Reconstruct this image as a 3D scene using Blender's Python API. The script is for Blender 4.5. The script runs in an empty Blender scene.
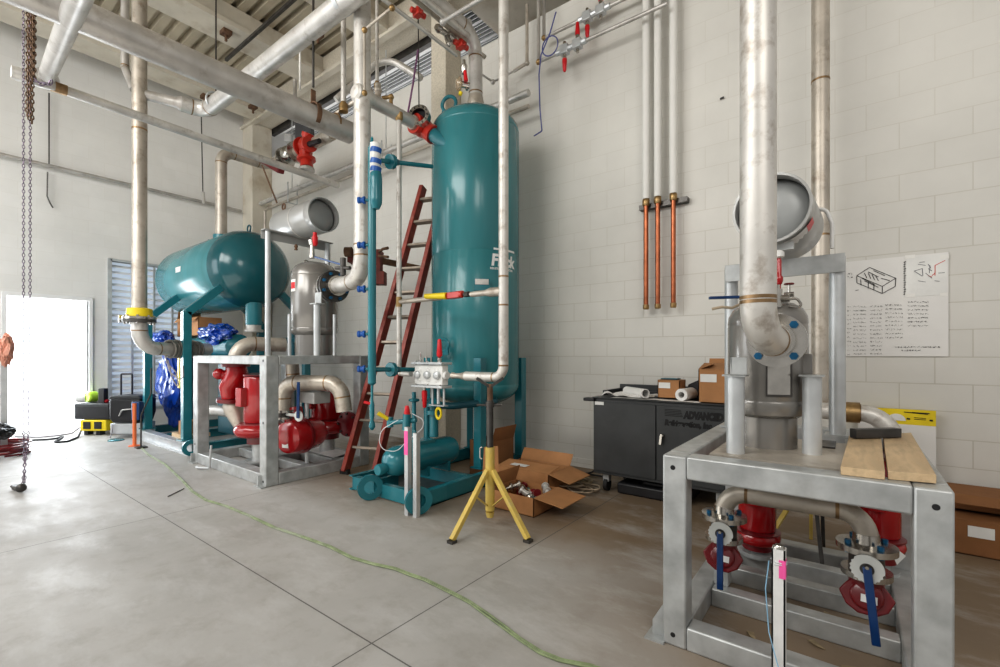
import bpy, bmesh, math, random
from mathutils import Vector, Matrix, noise
random.seed(7)
PI = math.pi
V = Vector
C = bpy.context.scene.collection

# ------------------------------------------------------------------ camera model
EYE = 1.28
CA, SA = 0.7958, 0.6055
FPX, HX, HY = 460.0, 500.0, 355.0
def W(px, py, cz):
    cx = (px - HX) / FPX * cz
    return V((CA * cx - SA * cz, SA * cx + CA * cz, EYE - (py - HY) / FPX * cz))
def fl(px, py): return pz(px, py, 0)
def pz(px, py, z): return W(px, py, FPX * (EYE - z) / (py - HY))
def pY(px, py, Y): return W(px, py, Y / (SA * (px - HX) / FPX + CA))
def pX(px, py, X): return W(px, py, X / (CA * (px - HX) / FPX - SA))

# ------------------------------------------------------------------ materials
def newmat(name):
    m = bpy.data.materials.new(name); m.use_nodes = True
    nt = m.node_tree; b = nt.nodes['Principled BSDF']
    return m, nt, b
def mat(name, col, rough=0.5, metal=0.0, var=0.12, scale=4.0, dirt=None, dirt_amt=0.5, dirt_scale=3.0,
        bump=0.0, bump_scale=40.0, coat=0.0, emis=None, stretch=None, trans=0.0, spec=None):
    m, nt, b = newmat(name); N = nt.nodes; L = nt.links
    tc = N.new('ShaderNodeTexCoord'); src = tc.outputs['Object']
    if stretch:
        mp = N.new('ShaderNodeMapping'); mp.inputs['Scale'].default_value = stretch
        L.new(src, mp.inputs['Vector']); src = mp.outputs['Vector']
    n1 = N.new('ShaderNodeTexNoise'); n1.inputs['Scale'].default_value = scale; n1.inputs['Detail'].default_value = 6
    L.new(src, n1.inputs['Vector'])
    mx = N.new('ShaderNodeMix'); mx.data_type = 'RGBA'
    mx.inputs['A'].default_value = tuple(max(0, c * (1 - var)) for c in col) + (1,)
    mx.inputs['B'].default_value = tuple(min(1, c * (1 + var)) for c in col) + (1,)
    cr = N.new('ShaderNodeMapRange'); cr.inputs['From Min'].default_value = 0.3; cr.inputs['From Max'].default_value = 0.7
    L.new(n1.outputs['Fac'], cr.inputs['Value']); L.new(cr.outputs['Result'], mx.inputs['Factor'])
    out = mx.outputs['Result']
    if dirt:
        n2 = N.new('ShaderNodeTexNoise'); n2.inputs['Scale'].default_value = dirt_scale; n2.inputs['Detail'].default_value = 9
        n2.inputs['Roughness'].default_value = 0.65; L.new(src, n2.inputs['Vector'])
        r2 = N.new('ShaderNodeMapRange'); r2.inputs['From Min'].default_value = 0.52; r2.inputs['From Max'].default_value = 0.75
        r2.inputs['To Max'].default_value = dirt_amt
        L.new(n2.outputs['Fac'], r2.inputs['Value'])
        m2 = N.new('ShaderNodeMix'); m2.data_type = 'RGBA'; m2.inputs['B'].default_value = tuple(dirt) + (1,)
        L.new(out, m2.inputs['A']); L.new(r2.outputs['Result'], m2.inputs['Factor']); out = m2.outputs['Result']
    L.new(out, b.inputs['Base Color'])
    b.inputs['Roughness'].default_value = rough; b.inputs['Metallic'].default_value = metal
    if coat: b.inputs['Coat Weight'].default_value = coat; b.inputs['Coat Roughness'].default_value = 0.12
    if trans: b.inputs['Transmission Weight'].default_value = trans
    if spec is not None: b.inputs['Specular IOR Level'].default_value = spec
    if emis: b.inputs['Emission Color'].default_value = tuple(emis[0]) + (1,); b.inputs['Emission Strength'].default_value = emis[1]
    if bump:
        n3 = N.new('ShaderNodeTexNoise'); n3.inputs['Scale'].default_value = bump_scale; n3.inputs['Detail'].default_value = 4
        L.new(src, n3.inputs['Vector'])
        bp = N.new('ShaderNodeBump'); bp.inputs['Strength'].default_value = bump; bp.inputs['Distance'].default_value = 0.01
        L.new(n3.outputs['Fac'], bp.inputs['Height']); L.new(bp.outputs['Normal'], b.inputs['Normal'])
    return m

M = {}
M['galv'] = mat('galvanised', (0.47, 0.485, 0.485), 0.42, 0.42, 0.22, 9, (0.30, 0.28, 0.24), 0.35, 4)
M['galv_tube'] = mat('galvanised_tube', (0.56, 0.58, 0.59), 0.36, 0.4, 0.12, 6, (0.35, 0.34, 0.32), 0.3, 5)
M['steel'] = mat('steel_pipe', (0.60, 0.585, 0.56), 0.40, 0.45, 0.2, 5, (0.20, 0.17, 0.14), 0.65, 10, 0.04, 60)
M['steel_dark'] = mat('steel_pipe_dark', (0.52, 0.50, 0.475), 0.40, 0.5, 0.2, 4, (0.2, 0.16, 0.12), 0.6, 5)
M['pipe_pale'] = mat('pale_steel_pipe', (0.64, 0.62, 0.585), 0.42, 0.4, 0.13, 3, (0.24, 0.18, 0.13), 0.75, 11, 0.04, 70)
M['pipe_tan'] = mat('tan_steel_pipe', (0.52, 0.475, 0.415), 0.42, 0.5, 0.18, 4, (0.20, 0.14, 0.09), 0.75, 9)
M['weld'] = mat('weld_heat_tint', (0.30, 0.20, 0.11), 0.38, 0.7, 0.35, 20)
M['chrome'] = mat('bright_stainless', (0.50, 0.48, 0.445), 0.22, 0.95, 0.15, 12)
M['white_pipe'] = mat('white_painted_pipe', (0.78, 0.77, 0.74), 0.5, 0, 0.04, 3)
M['copper'] = mat('copper', (0.40, 0.14, 0.07), 0.34, 0.85, 0.22, 14)
M['brass'] = mat('aged_brass', (0.40, 0.27, 0.13), 0.38, 0.85, 0.3, 20)
M['teal'] = mat('teal_paint', (0.022, 0.185, 0.225), 0.27, 0, 0.14, 1.6, (0.07, 0.27, 0.30), 0.45, 2.2, 0.02, 20, coat=0.3)
M['teal_tank'] = mat('teal_paint_tank', (0.042, 0.215, 0.240), 0.25, 0, 0.16, 1.2, (0.08, 0.30, 0.32), 0.5, 1.4, 0.02, 8, coat=0.3, stretch=(2.2, 2.2, 0.35))
M['teal_dark'] = mat('dark_teal_paint', (0.012, 0.09, 0.12), 0.35, 0, 0.2, 3)
M['red'] = mat('red_paint', (0.36, 0.008, 0.012), 0.22, 0, 0.16, 4, coat=0.5)
M['red_valve'] = mat('orange_red_paint', (0.52, 0.035, 0.02), 0.3, 0, 0.15, 5, coat=0.3)
M['red_dark'] = mat('dark_red_paint', (0.16, 0.008, 0.012), 0.3, 0, 0.2, 6, coat=0.3)
M['red_plastic'] = mat('red_grip', (0.60, 0.012, 0.02), 0.35)
M['yellow_plastic'] = mat('yellow_grip', (0.80, 0.62, 0.02), 0.4)
M['lime'] = mat('lime_plastic', (0.55, 0.85, 0.08), 0.4)
M['blue_paint'] = mat('blue_handle', (0.008, 0.05, 0.17), 0.3, 0, 0.15, 8, coat=0.4)
M['blue_cap'] = mat('blue_plastic_cap', (0.01, 0.10, 0.38), 0.35, 0, 0.2, 10)
M['blue_bolt'] = mat('blue_bolt', (0.01, 0.12, 0.25), 0.3, 0.2, 0.25, 30)
M['vessel'] = mat('grey_vessel_paint', (0.25, 0.24, 0.225), 0.25, 0.35, 0.06, 2, coat=0.25)
M['vessel_light'] = mat('light_grey_paint', (0.42, 0.42, 0.41), 0.3, 0.25, 0.06, 2, coat=0.2)
M['vessel_in'] = mat('brushed_grey_dish', (0.33, 0.34, 0.34), 0.45, 0.3, 0.14, 3)
M['ladder'] = mat('red_fibreglass', (0.27, 0.045, 0.03), 0.45, 0, 0.25, 9, (0.40, 0.18, 0.13), 0.6, 14)
M['ladder_edge'] = mat('worn_orange_edge', (0.42, 0.16, 0.08), 0.5, 0, 0.25, 9)
M['rung'] = mat('dusty_aluminium', (0.30, 0.255, 0.21), 0.45, 0.5, 0.2, 12)
M['yellow'] = mat('yellow_stand_paint', (0.62, 0.46, 0.12), 0.45, 0, 0.12, 8, (0.55, 0.48, 0.3), 0.6, 12)
M['dark_steel'] = mat('dark_steel', (0.09, 0.085, 0.08), 0.38, 0.6, 0.3, 9)
M['black'] = mat('black_plastic', (0.018, 0.018, 0.02), 0.42, 0, 0.2, 8)
M['rubber'] = mat('black_rubber', (0.02, 0.02, 0.02), 0.7)
M['cart'] = mat('charcoal_steel', (0.045, 0.048, 0.05), 0.42, 0.1, 0.25, 3, (0.07, 0.07, 0.07), 0.4, 4)
M['cart_dark'] = mat('black_steel', (0.012, 0.012, 0.013), 0.5)
M['ink'] = mat('black_ink', (0.005, 0.005, 0.006), 0.6)
M['grey_ink'] = mat('grey_ink', (0.18, 0.18, 0.2), 0.7)
M['red_ink'] = mat('red_ink', (0.6, 0.05, 0.03), 0.7)
M['white_ink'] = mat('white_lettering', (0.85, 0.87, 0.87), 0.5)
M['paper'] = mat('white_paper', (0.76, 0.75, 0.73), 0.7, 0, 0.03, 4)
M['label'] = mat('white_label', (0.74, 0.74, 0.72), 0.5)
M['card'] = mat('cardboard', (0.40, 0.20, 0.085), 0.75, 0, 0.12, 5, (0.28, 0.13, 0.05), 0.4, 6)
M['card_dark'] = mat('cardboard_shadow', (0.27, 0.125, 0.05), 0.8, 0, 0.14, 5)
M['card_in'] = mat('cardboard_inside', (0.30, 0.15, 0.06), 0.8)
M['wood'] = mat('pale_plank', (0.60, 0.45, 0.28), 0.65, 0, 0.18, 7, (0.20, 0.12, 0.06), 0.6, 3.5, 0.15, 60, stretch=(6, 1, 6))
M['wood_edge'] = mat('plank_plywood_edge', (0.50, 0.30, 0.14), 0.7, 0, 0.25, 12)
M['tarp'] = mat('blue_tarpaulin', (0.012, 0.07, 0.40), 0.18, 0, 0.3, 6, coat=0.6)
M['tarp_pale'] = mat('pale_side_of_tarpaulin', (0.35, 0.48, 0.70), 0.2, 0, 0.3, 6, coat=0.6)
M['chain'] = mat('chain_steel', (0.16, 0.13, 0.17), 0.35, 0.8, 0.3, 30)
M['rust_chain'] = mat('rusty_chain', (0.10, 0.06, 0.035), 0.5, 0.5, 0.4, 30)
M['rust'] = mat('rust_stain', (0.15, 0.085, 0.05), 0.8, 0, 0.4, 12)
M['orange'] = mat('orange_post', (0.80, 0.20, 0.07), 0.45)
M['hose_green'] = mat('green_hose', (0.25, 0.30, 0.17), 0.5, 0, 0.3, 14, (0.42, 0.43, 0.39), 0.9, 3)
M['cable_grey'] = mat('grey_cable', (0.30, 0.28, 0.30), 0.5)
M['cable_tan'] = mat('tan_cable', (0.30, 0.24, 0.15), 0.6)
M['wire_white'] = mat('white_wire', (0.66, 0.68, 0.70), 0.4)
M['wire_blue'] = mat('pale_blue_wire', (0.28, 0.50, 0.68), 0.4)
M['rope_blue'] = mat('blue_rope', (0.10, 0.11, 0.28), 0.7)
M['strap_purple'] = mat('purple_strap', (0.22, 0.10, 0.20), 0.7)
M['pink'] = mat('pink_marker_paint', (0.85, 0.12, 0.38), 0.5)
M['lever_tag'] = mat('tan_rope', (0.42, 0.34, 0.25), 0.7)
M['insul'] = mat('grey_corrugated_hose', (0.22, 0.21, 0.19), 0.5, 0.2, 0.2, 12)
M['debris'] = mat('dusty_debris', (0.34, 0.27, 0.17), 0.8, 0, 0.4, 20)
M['hvac'] = mat('grey_duct', (0.50, 0.50, 0.50), 0.4, 0.5, 0.15, 6)
M['hvac_dark'] = mat('dark_grey_duct', (0.07, 0.07, 0.075), 0.5, 0.3, 0.15, 6)
M['white_disc'] = mat('white_index_plate', (0.74, 0.76, 0.74), 0.3, 0.3)
M['trailwhite'] = mat('white_trim', (0.80, 0.80, 0.79), 0.5, 0, 0.04, 3)
M['glass_bulb'] = mat('amber_glass', (0.75, 0.62, 0.45), 0.1, 0, 0.1, 3, trans=0.7)
M['slat'] = mat('white_louvre_metal', (0.82, 0.83, 0.83), 0.4, 0.1, 0.05, 4)
M['slat_glow'] = mat('louvre_daylight', (0.45, 0.52, 0.60), 0.5, var=.5, scale=2.5, emis=((0.66, 0.74, 0.84), 0.42))
M['daylight'] = mat('bright_outdoors', (0.9, 0.93, 0.98), 0.6, emis=((0.93, 0.97, 1.0), 3.2))
M['dark_void'] = mat('dark_roof_gap', (0.05, 0.05, 0.055), 0.8)

def wall_material(name, axis, tint, faint=False):
    m, nt, b = newmat(name); N = nt.nodes; L = nt.links
    tc = N.new('ShaderNodeTexCoord'); sp = N.new('ShaderNodeSeparateXYZ'); cb = N.new('ShaderNodeCombineXYZ')
    L.new(tc.outputs['Object'], sp.inputs[0])
    L.new(sp.outputs['X' if axis == 'x' else 'Y'], cb.inputs['X']); L.new(sp.outputs['Z'], cb.inputs['Y'])
    mp = N.new('ShaderNodeMapping'); mp.inputs['Location'].default_value = (0.1, 0.158, 0); L.new(cb.outputs[0], mp.inputs['Vector'])
    br = N.new('ShaderNodeTexBrick'); L.new(mp.outputs[0], br.inputs['Vector'])
    br.inputs['Scale'].default_value = 1.0; br.inputs['Brick Width'].default_value = 0.4064
    br.inputs['Row Height'].default_value = 0.2032; br.inputs['Mortar Size'].default_value = 0.0036
    br.inputs['Mortar Smooth'].default_value = 0.25
    c = tint
    br.inputs['Color1'].default_value = (c[0], c[1], c[2], 1)
    br.inputs['Color2'].default_value = (c[0] * .975, c[1] * .975, c[2] * .97, 1)
    fz = N.new('ShaderNodeMapRange'); fz.inputs['From Min'].default_value = 1.6; fz.inputs['From Max'].default_value = 3.6; fz.inputs['To Min'].default_value = .22 if faint else 1.0; fz.inputs['To Max'].default_value = .22 if faint else .38
    L.new(sp.outputs['Z'], fz.inputs['Value'])
    mm_ = N.new('ShaderNodeMix'); mm_.data_type = 'RGBA'; mm_.inputs['A'].default_value = (c[0] * .99, c[1] * .985, c[2] * .98, 1); mm_.inputs['B'].default_value = (c[0] * .82, c[1] * .80, c[2] * .76, 1)
    L.new(fz.outputs['Result'], mm_.inputs['Factor']); L.new(mm_.outputs['Result'], br.inputs['Mortar'])
    n = N.new('ShaderNodeTexNoise'); n.inputs['Scale'].default_value = 0.9; n.inputs['Detail'].default_value = 8; n.inputs['Roughness'].default_value = .6
    L.new(tc.outputs['Object'], n.inputs['Vector'])
    mr = N.new('ShaderNodeMapRange'); mr.inputs['From Min'].default_value = .35; mr.inputs['From Max'].default_value = .7
    mr.inputs['To Min'].default_value = 1.0; mr.inputs['To Max'].default_value = 0.88; L.new(n.outputs['Fac'], mr.inputs['Value'])
    mx = N.new('ShaderNodeMix'); mx.data_type = 'RGBA'; mx.blend_type = 'MULTIPLY'; mx.inputs['Factor'].default_value = 1
    L.new(br.outputs['Color'], mx.inputs['A']); L.new(mr.outputs['Result'], mx.inputs['B'])
    L.new(mx.outputs['Result'], b.inputs['Base Color']); b.inputs['Roughness'].default_value = 0.55
    n2 = N.new('ShaderNodeTexNoise'); n2.inputs['Scale'].default_value = 60; L.new(tc.outputs['Object'], n2.inputs['Vector'])
    ad = N.new('ShaderNodeMath'); ad.operation = 'MULTIPLY_ADD'; ad.inputs[1].default_value = -1.0
    ml = N.new('ShaderNodeMath'); ml.operation = 'MULTIPLY'; ml.inputs[1].default_value = 0.22
    L.new(n2.outputs['Fac'], ml.inputs[0]); L.new(br.outputs['Fac'], ad.inputs[0]); L.new(ml.outputs[0], ad.inputs[2])
    bp = N.new('ShaderNodeBump'); bp.inputs['Distance'].default_value = 0.006
    bs = N.new('ShaderNodeMath'); bs.operation = 'MULTIPLY'; bs.inputs[1].default_value = .45; L.new(fz.outputs['Result'], bs.inputs[0]); L.new(bs.outputs[0], bp.inputs['Strength'])
    L.new(ad.outputs[0], bp.inputs['Height']); L.new(bp.outputs['Normal'], b.inputs['Normal'])
    return m
M['wall_x'] = wall_material('painted_block_long_wall', 'x', (0.705, 0.69, 0.65))
M['wall_y'] = wall_material('painted_block_end_wall', 'y', (0.82, 0.81, 0.785), faint=True)
M['red_rust'] = mat('rusty_red_iron', (0.16, 0.03, 0.02), .6, .1, .3, 8)
M['beam'] = mat('cream_painted_beam', (0.62, 0.575, 0.49), 0.6, 0, 0.12, 2, (0.34, 0.25, 0.15), 0.7, 1.8, 0.1, 40)
M['deck'] = mat('cream_roof_deck', (0.44, 0.39, 0.30), 0.6, 0, 0.14, 2, (0.34, 0.26, 0.16), 0.6, 2.2)
M['stipple'] = mat('stippled_fireproofing', (0.58, 0.53, 0.44), 0.9, 0, 0.12, 45, bump=.5, bump_scale=45)
M['teal_shaded'] = mat('shaded_teal_paint', (0.012, 0.105, 0.125), 0.2, 0, 0.12, 1.6, (0.03, 0.16, 0.18), 0.4, 2.2, coat=0.4)  # darker copy of the tank teal; near head's shade put into the colour
M['galv_light'] = mat('bright_zinc', (0.72, 0.72, 0.71), 0.45, 0.05, 0.1, 8)

def floor_material():
    m, nt, b = newmat('polished_dusty_concrete'); N = nt.nodes; L = nt.links
    tc = N.new('ShaderNodeTexCoord'); sp = N.new('ShaderNodeSeparateXYZ'); L.new(tc.outputs['Object'], sp.inputs[0])
    def math_(op, a, c=None, v=None, v0=None):
        n = N.new('ShaderNodeMath'); n.operation = op
        if a is not None: L.new(a, n.inputs[0])
        if v0 is not None: n.inputs[0].default_value = v0
        if c is not None: L.new(c, n.inputs[1])
        if v is not None: n.inputs[1].default_value = v
        return n.outputs[0]
    def noise_(s, d, r, vec=tc.outputs['Object']):
        n = N.new('ShaderNodeTexNoise'); n.inputs['Scale'].default_value = s; n.inputs['Detail'].default_value = d
        n.inputs['Roughness'].default_value = r; L.new(vec, n.inputs['Vector']); return n.outputs['Fac']
    def rng(x, a, b_, c, d):
        n = N.new('ShaderNodeMapRange'); L.new(x, n.inputs['Value'])
        for k, v in zip(('From Min', 'From Max', 'To Min', 'To Max'), (a, b_, c, d)): n.inputs[k].default_value = v
        return n.outputs['Result']
    def mixc(f, A, B):
        n = N.new('ShaderNodeMix'); n.data_type = 'RGBA'; L.new(f, n.inputs['Factor'])
        for k, q in (('A', A), ('B', B)):
            if isinstance(q, tuple): n.inputs[k].default_value = q + (1,)
            else: L.new(q, n.inputs[k])
        return n.outputs['Result']
    big = noise_(0.7, 9, .62); fine = noise_(5, 10, .7)
    col = mixc(rng(big, .35, .68, 0, 1), (0.37, 0.358, 0.34), (0.49, 0.48, 0.465))
    col = mixc(rng(fine, .5, .78, 0, .55), col, (0.27, 0.245, 0.215))
    # darker brown under and behind the machines (towards the long wall), pale in the open
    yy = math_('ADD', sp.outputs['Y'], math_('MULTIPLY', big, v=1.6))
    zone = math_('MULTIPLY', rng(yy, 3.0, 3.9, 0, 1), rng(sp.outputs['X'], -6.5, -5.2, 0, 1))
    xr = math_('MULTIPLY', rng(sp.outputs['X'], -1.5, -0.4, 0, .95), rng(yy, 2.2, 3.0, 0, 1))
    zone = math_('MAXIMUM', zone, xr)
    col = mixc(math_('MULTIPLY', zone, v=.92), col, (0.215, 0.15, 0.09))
    # trowel streaks
    mp = N.new('ShaderNodeMapping'); mp.inputs['Rotation'].default_value = (0, 0, .6); mp.inputs['Scale'].default_value = (1, 2.2, 1)
    L.new(tc.outputs['Object'], mp.inputs['Vector'])
    st = noise_(1.3, 8, .7, mp.outputs['Vector'])
    col = mixc(rng(st, .50, .72, 0, .5), col, (0.60, 0.60, 0.595))
    # saw-cut joints
    def joint(axis, pos, w):
        d = math_('ABSOLUTE', math_('SUBTRACT', sp.outputs[axis], v=pos)); return math_('LESS_THAN', d, v=w)
    j = joint('X', -1.69, .0035)
    for ax, p, w in (('Y', 1.28, .0035), ('X', -4.37, .003), ('X', -7.05, .003), ('Y', -1.4, .004)):
        j = math_('MAXIMUM', j, joint(ax, p, w))
    col = mixc(math_('MULTIPLY', j, v=.85), col, (0.09, 0.085, 0.08))
    L.new(col, b.inputs['Base Color'])
    L.new(rng(st, .35, .7, .62, .42), b.inputs['Roughness'])
    bp = N.new('ShaderNodeBump'); bp.inputs['Strength'].default_value = .18; bp.inputs['Distance'].default_value = .01
    L.new(fine, bp.inputs['Height']); L.new(bp.outputs['Normal'], b.inputs['Normal'])
    return m
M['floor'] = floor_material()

# ------------------------------------------------------------------ mesh builder
def frame_of(axis):
    a = V(axis).normalized()
    h = V((0, 0, 1)) if abs(a.z) < 0.95 else V((0, 1, 0))
    u = h.cross(a).normalized(); w = a.cross(u).normalized()
    return u, w, a
class MB:
    def __init__(s, T=None): s.v = []; s.f = []; s.T = T
    def add(s, vs, fs):
        o = len(s.v)
        s.v += [(s.T @ V(p)) if s.T else V(p) for p in vs]; s.f += [[i + o for i in f] for f in fs]
        return s
    def box(s, a, b):
        x0, y0, z0 = [min(a[i], b[i]) for i in range(3)]; x1, y1, z1 = [max(a[i], b[i]) for i in range(3)]
        return s.add([(x0, y0, z0), (x1, y0, z0), (x1, y1, z0), (x0, y1, z0), (x0, y0, z1), (x1, y0, z1), (x1, y1, z1), (x0, y1, z1)],
                     [(0, 3, 2, 1), (4, 5, 6, 7), (0, 1, 5, 4), (1, 2, 6, 5), (2, 3, 7, 6), (3, 0, 4, 7)])
    def bar(s, p0, p1, w, h, up=None, w2=None, h2=None):
        p0, p1 = V(p0), V(p1); a = (p1 - p0).normalized()
        up = V(up) if up is not None else (V((0, 0, 1)) if abs(a.z) < .95 else V((0, 1, 0)))
        u = a.cross(up).normalized(); q = u.cross(a).normalized(); w2 = w if w2 is None else w2; h2 = h if h2 is None else h2
        vs = []
        for p, ww, hh in ((p0, w, h), (p1, w2, h2)):
            for i, j in ((-1, -1), (1, -1), (1, 1), (-1, 1)): vs.append(p + u * (i * ww / 2) + q * (j * hh / 2))
        return s.add(vs, [(0, 1, 2, 3), (4, 7, 6, 5), (0, 4, 5, 1), (1, 5, 6, 2), (2, 6, 7, 3), (3, 7, 4, 0)])
    def lathe(s, base, axis, prof, n=24, caps=True):
        u, w, a = frame_of(axis); base = V(base); vs = []; fs = []
        for r, h in prof:
            for k in range(n):
                t = 2 * PI * k / n; vs.append(base + a * h + (u * math.cos(t) + w * math.sin(t)) * max(r, 1e-5))
        for i in range(len(prof) - 1):
            for k in range(n):
                k2 = (k + 1) % n; fs.append((i * n + k, i * n + k2, (i + 1) * n + k2, (i + 1) * n + k))
        if caps:
            if prof[0][0] > 1e-4: fs.append(list(range(n))[::-1])
            if prof[-1][0] > 1e-4: fs.append([(len(prof) - 1) * n + k for k in range(n)])
        return s.add(vs, fs)
    def cyl(s, p0, p1, r, r2=None, n=16):
        p0, p1 = V(p0), V(p1); L = (p1 - p0).length
        return s.lathe(p0, p1 - p0, [(r, 0), (r if r2 is None else r2, L)], n)
    def ring(s, p0, axis, r, ri, h, n=24):
        return s.lathe(p0, axis, [(ri, 0), (r, 0), (r, h), (ri, h), (ri, 0)], n, caps=False)
    def torus(s, c, axis, R, r, n=20, m=8, a0=0, a1=2 * PI):
        u, w, a = frame_of(axis); c = V(c); vs = []; fs = []; full = abs(a1 - a0 - 2 * PI) < 1e-6
        nn = n if full else n + 1
        for i in range(nn):
            t = a0 + (a1 - a0) * i / n; d = u * math.cos(t) + w * math.sin(t)
            for j in range(m):
                q = 2 * PI * j / m; vs.append(c + d * (R + r * math.cos(q)) + a * (r * math.sin(q)))
        for i in range(n):
            i2 = (i + 1) % nn
            for j in range(m): fs.append((i * m + j, i2 * m + j, i2 * m + (j + 1) % m, i * m + (j + 1) % m))
        return s.add(vs, fs)
    def tube(s, pts, r, bend=0, n=12, seg=6, caps=True, radii=None, hollow=False):
        P = fillet([V(p) for p in pts], bend, seg) if bend else [V(p) for p in pts]
        vs = []; fs = []; t0 = (P[1] - P[0]).normalized(); u, w, _ = frame_of(t0)
        for i, p in enumerate(P):
            if i == 0: t = t0
            elif i == len(P) - 1: t = (P[-1] - P[-2]).normalized()
            else: t = ((P[i] - P[i - 1]).normalized() + (P[i + 1] - P[i]).normalized()).normalized()
            u = (u - t * u.dot(t)).normalized(); w = t.cross(u)
            rr = radii[i] if radii else r
            sc = 1.0
            for k in range(n):
                q = 2 * PI * k / n; vs.append(p + (u * math.cos(q) + w * math.sin(q)) * rr * sc)
        for i in range(len(P) - 1):
            for k in range(n): fs.append((i * n + k, i * n + (k + 1) % n, (i + 1) * n + (k + 1) % n, (i + 1) * n + k))
        if caps:
            fs.append(list(range(n))[::-1]); fs.append([(len(P) - 1) * n + k for k in range(n)])
        return s.add(vs, fs)
    def prism(s, poly, o, ex, ey, ez, d):
        o, ex, ey, ez = V(o), V(ex), V(ey), V(ez); n = len(poly)
        vs = [o + ex * x + ey * y for x, y in poly] + [o + ex * x + ey * y + ez * d for x, y in poly]
        fs = [list(range(n))[::-1], list(range(n, 2 * n))] + [(i, (i + 1) % n, n + (i + 1) % n, n + i) for i in range(n)]
        return s.add(vs, fs)
    def quad(s, a, b, c, d): return s.add([a, b, c, d], [(0, 1, 2, 3)])
    def ball(s, c, r, n=16, m=10, sc=(1, 1, 1)):
        c = V(c); vs = []; fs = []
        for i in range(1, m):
            p = PI * i / m
            for k in range(n):
                q = 2 * PI * k / n
                vs.append(c + V((r * sc[0] * math.sin(p) * math.cos(q), r * sc[1] * math.sin(p) * math.sin(q), r * sc[2] * math.cos(p))))
        a = len(vs); vs.append(c + V((0, 0, r * sc[2]))); vs.append(c - V((0, 0, r * sc[2])))
        for i in range(m - 2):
            for k in range(n): fs.append((i * n + k, (i + 1) * n + k, (i + 1) * n + (k + 1) % n, i * n + (k + 1) % n))
        for k in range(n):
            fs.append((a, k, (k + 1) % n)); fs.append((a + 1, (m - 2) * n + (k + 1) % n, (m - 2) * n + k))
        return s.add(vs, fs)
    def bolts(s, c, axis, R, cnt, r, h, ph=0):
        u, w, a = frame_of(axis)
        for k in range(cnt):
            t = 2 * PI * (k + ph) / cnt; p = V(c) + (u * math.cos(t) + w * math.sin(t)) * R
            s.lathe(p, a, [(r, 0), (r, h)], 6)
        return s
    def build(s, name, m, parent=None, bev=0, seg=2, world=False):
        if name in ('flange_bolts', 'cover_bolts') and len(s.v) > 12 and parent is not None:
            for i in range(0, len(s.v), 12):
                q = MB(); q.v = s.v[i:i + 12]; q.f = [[j - i for j in f] for f in s.f if i <= f[0] < i + 12]; o = q.build('bolt', m, parent)
            return o
        vs = s.v; me = bpy.data.meshes.new(name)
        if parent is not None: off = OFF[parent.name]
        elif world: off = V((0, 0, 0))
        else:
            xs = [p.x for p in vs]; ys = [p.y for p in vs]; zs = [p.z for p in vs]
            off = V(((min(xs) + max(xs)) / 2, (min(ys) + max(ys)) / 2, min(zs)))
        me.from_pydata([p - off for p in vs], [], s.f); me.validate()
        bm = bmesh.new(); bm.from_mesh(me)
        bmesh.ops.remove_doubles(bm, verts=bm.verts, dist=1e-5)
        bmesh.ops.recalc_face_normals(bm, faces=bm.faces)
        for f in bm.faces: f.smooth = True
        for e in bm.edges:
            e.smooth = len(e.link_faces) == 2 and e.calc_face_angle(0) < 0.62
        bm.to_mesh(me); bm.free()
        me.materials.append(m)
        o = bpy.data.objects.new(name, me); C.objects.link(o); OFF[o.name] = off
        if parent is not None: o.parent = parent
        else: o.location = off
        if bev:
            b = o.modifiers.new('bevel', 'BEVEL'); b.width = bev; b.segments = seg; b.limit_method = 'ANGLE'; b.angle_limit = 0.7
        return o
OFF = {}
def fillet(P, R, seg=6):
    out = [P[0]]
    for i in range(1, len(P) - 1):
        a, b, c = P[i - 1], P[i], P[i + 1]; d1 = (a - b).normalized(); d2 = (c - b).normalized(); ang = d1.angle(d2)
        if ang > PI - .05: out.append(b); continue
        t = min(R / math.tan(ang / 2), (a - b).length * .49 if i > 1 else (a - b).length * .98, (c - b).length * .49 if i < len(P) - 2 else (c - b).length * .98)
        r = t * math.tan(ang / 2); ctr = b + (d1 + d2).normalized() * (r / math.sin(ang / 2))
        s0 = b + d1 * t - ctr; s1 = b + d2 * t - ctr; tot = s0.angle(s1)
        for k in range(seg + 1):
            q = k / seg; out.append(ctr + (s0 * math.sin((1 - q) * tot) + s1 * math.sin(q * tot)) / math.sin(tot))
    out.append(P[-1]); return out

def thing(name, label, cat, loc=(0, 0, 0), group=None):
    o = bpy.data.objects.new(name, None); C.objects.link(o); o.location = loc; OFF[o.name] = V(loc)
    o.empty_display_size = .05
    o['label'] = label; o['category'] = cat
    if group: o['group'] = group
    return o
def tag(o, label, cat, group=None, kind=None):
    o['label'] = label; o['category'] = cat
    if group: o['group'] = group
    if kind: o['kind'] = kind
    return o
def struct(o, label=None):
    o['kind'] = 'structure'
    if label: o['label'] = label
    return o
def plabel(o, t): o['label'] = t; return o

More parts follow.
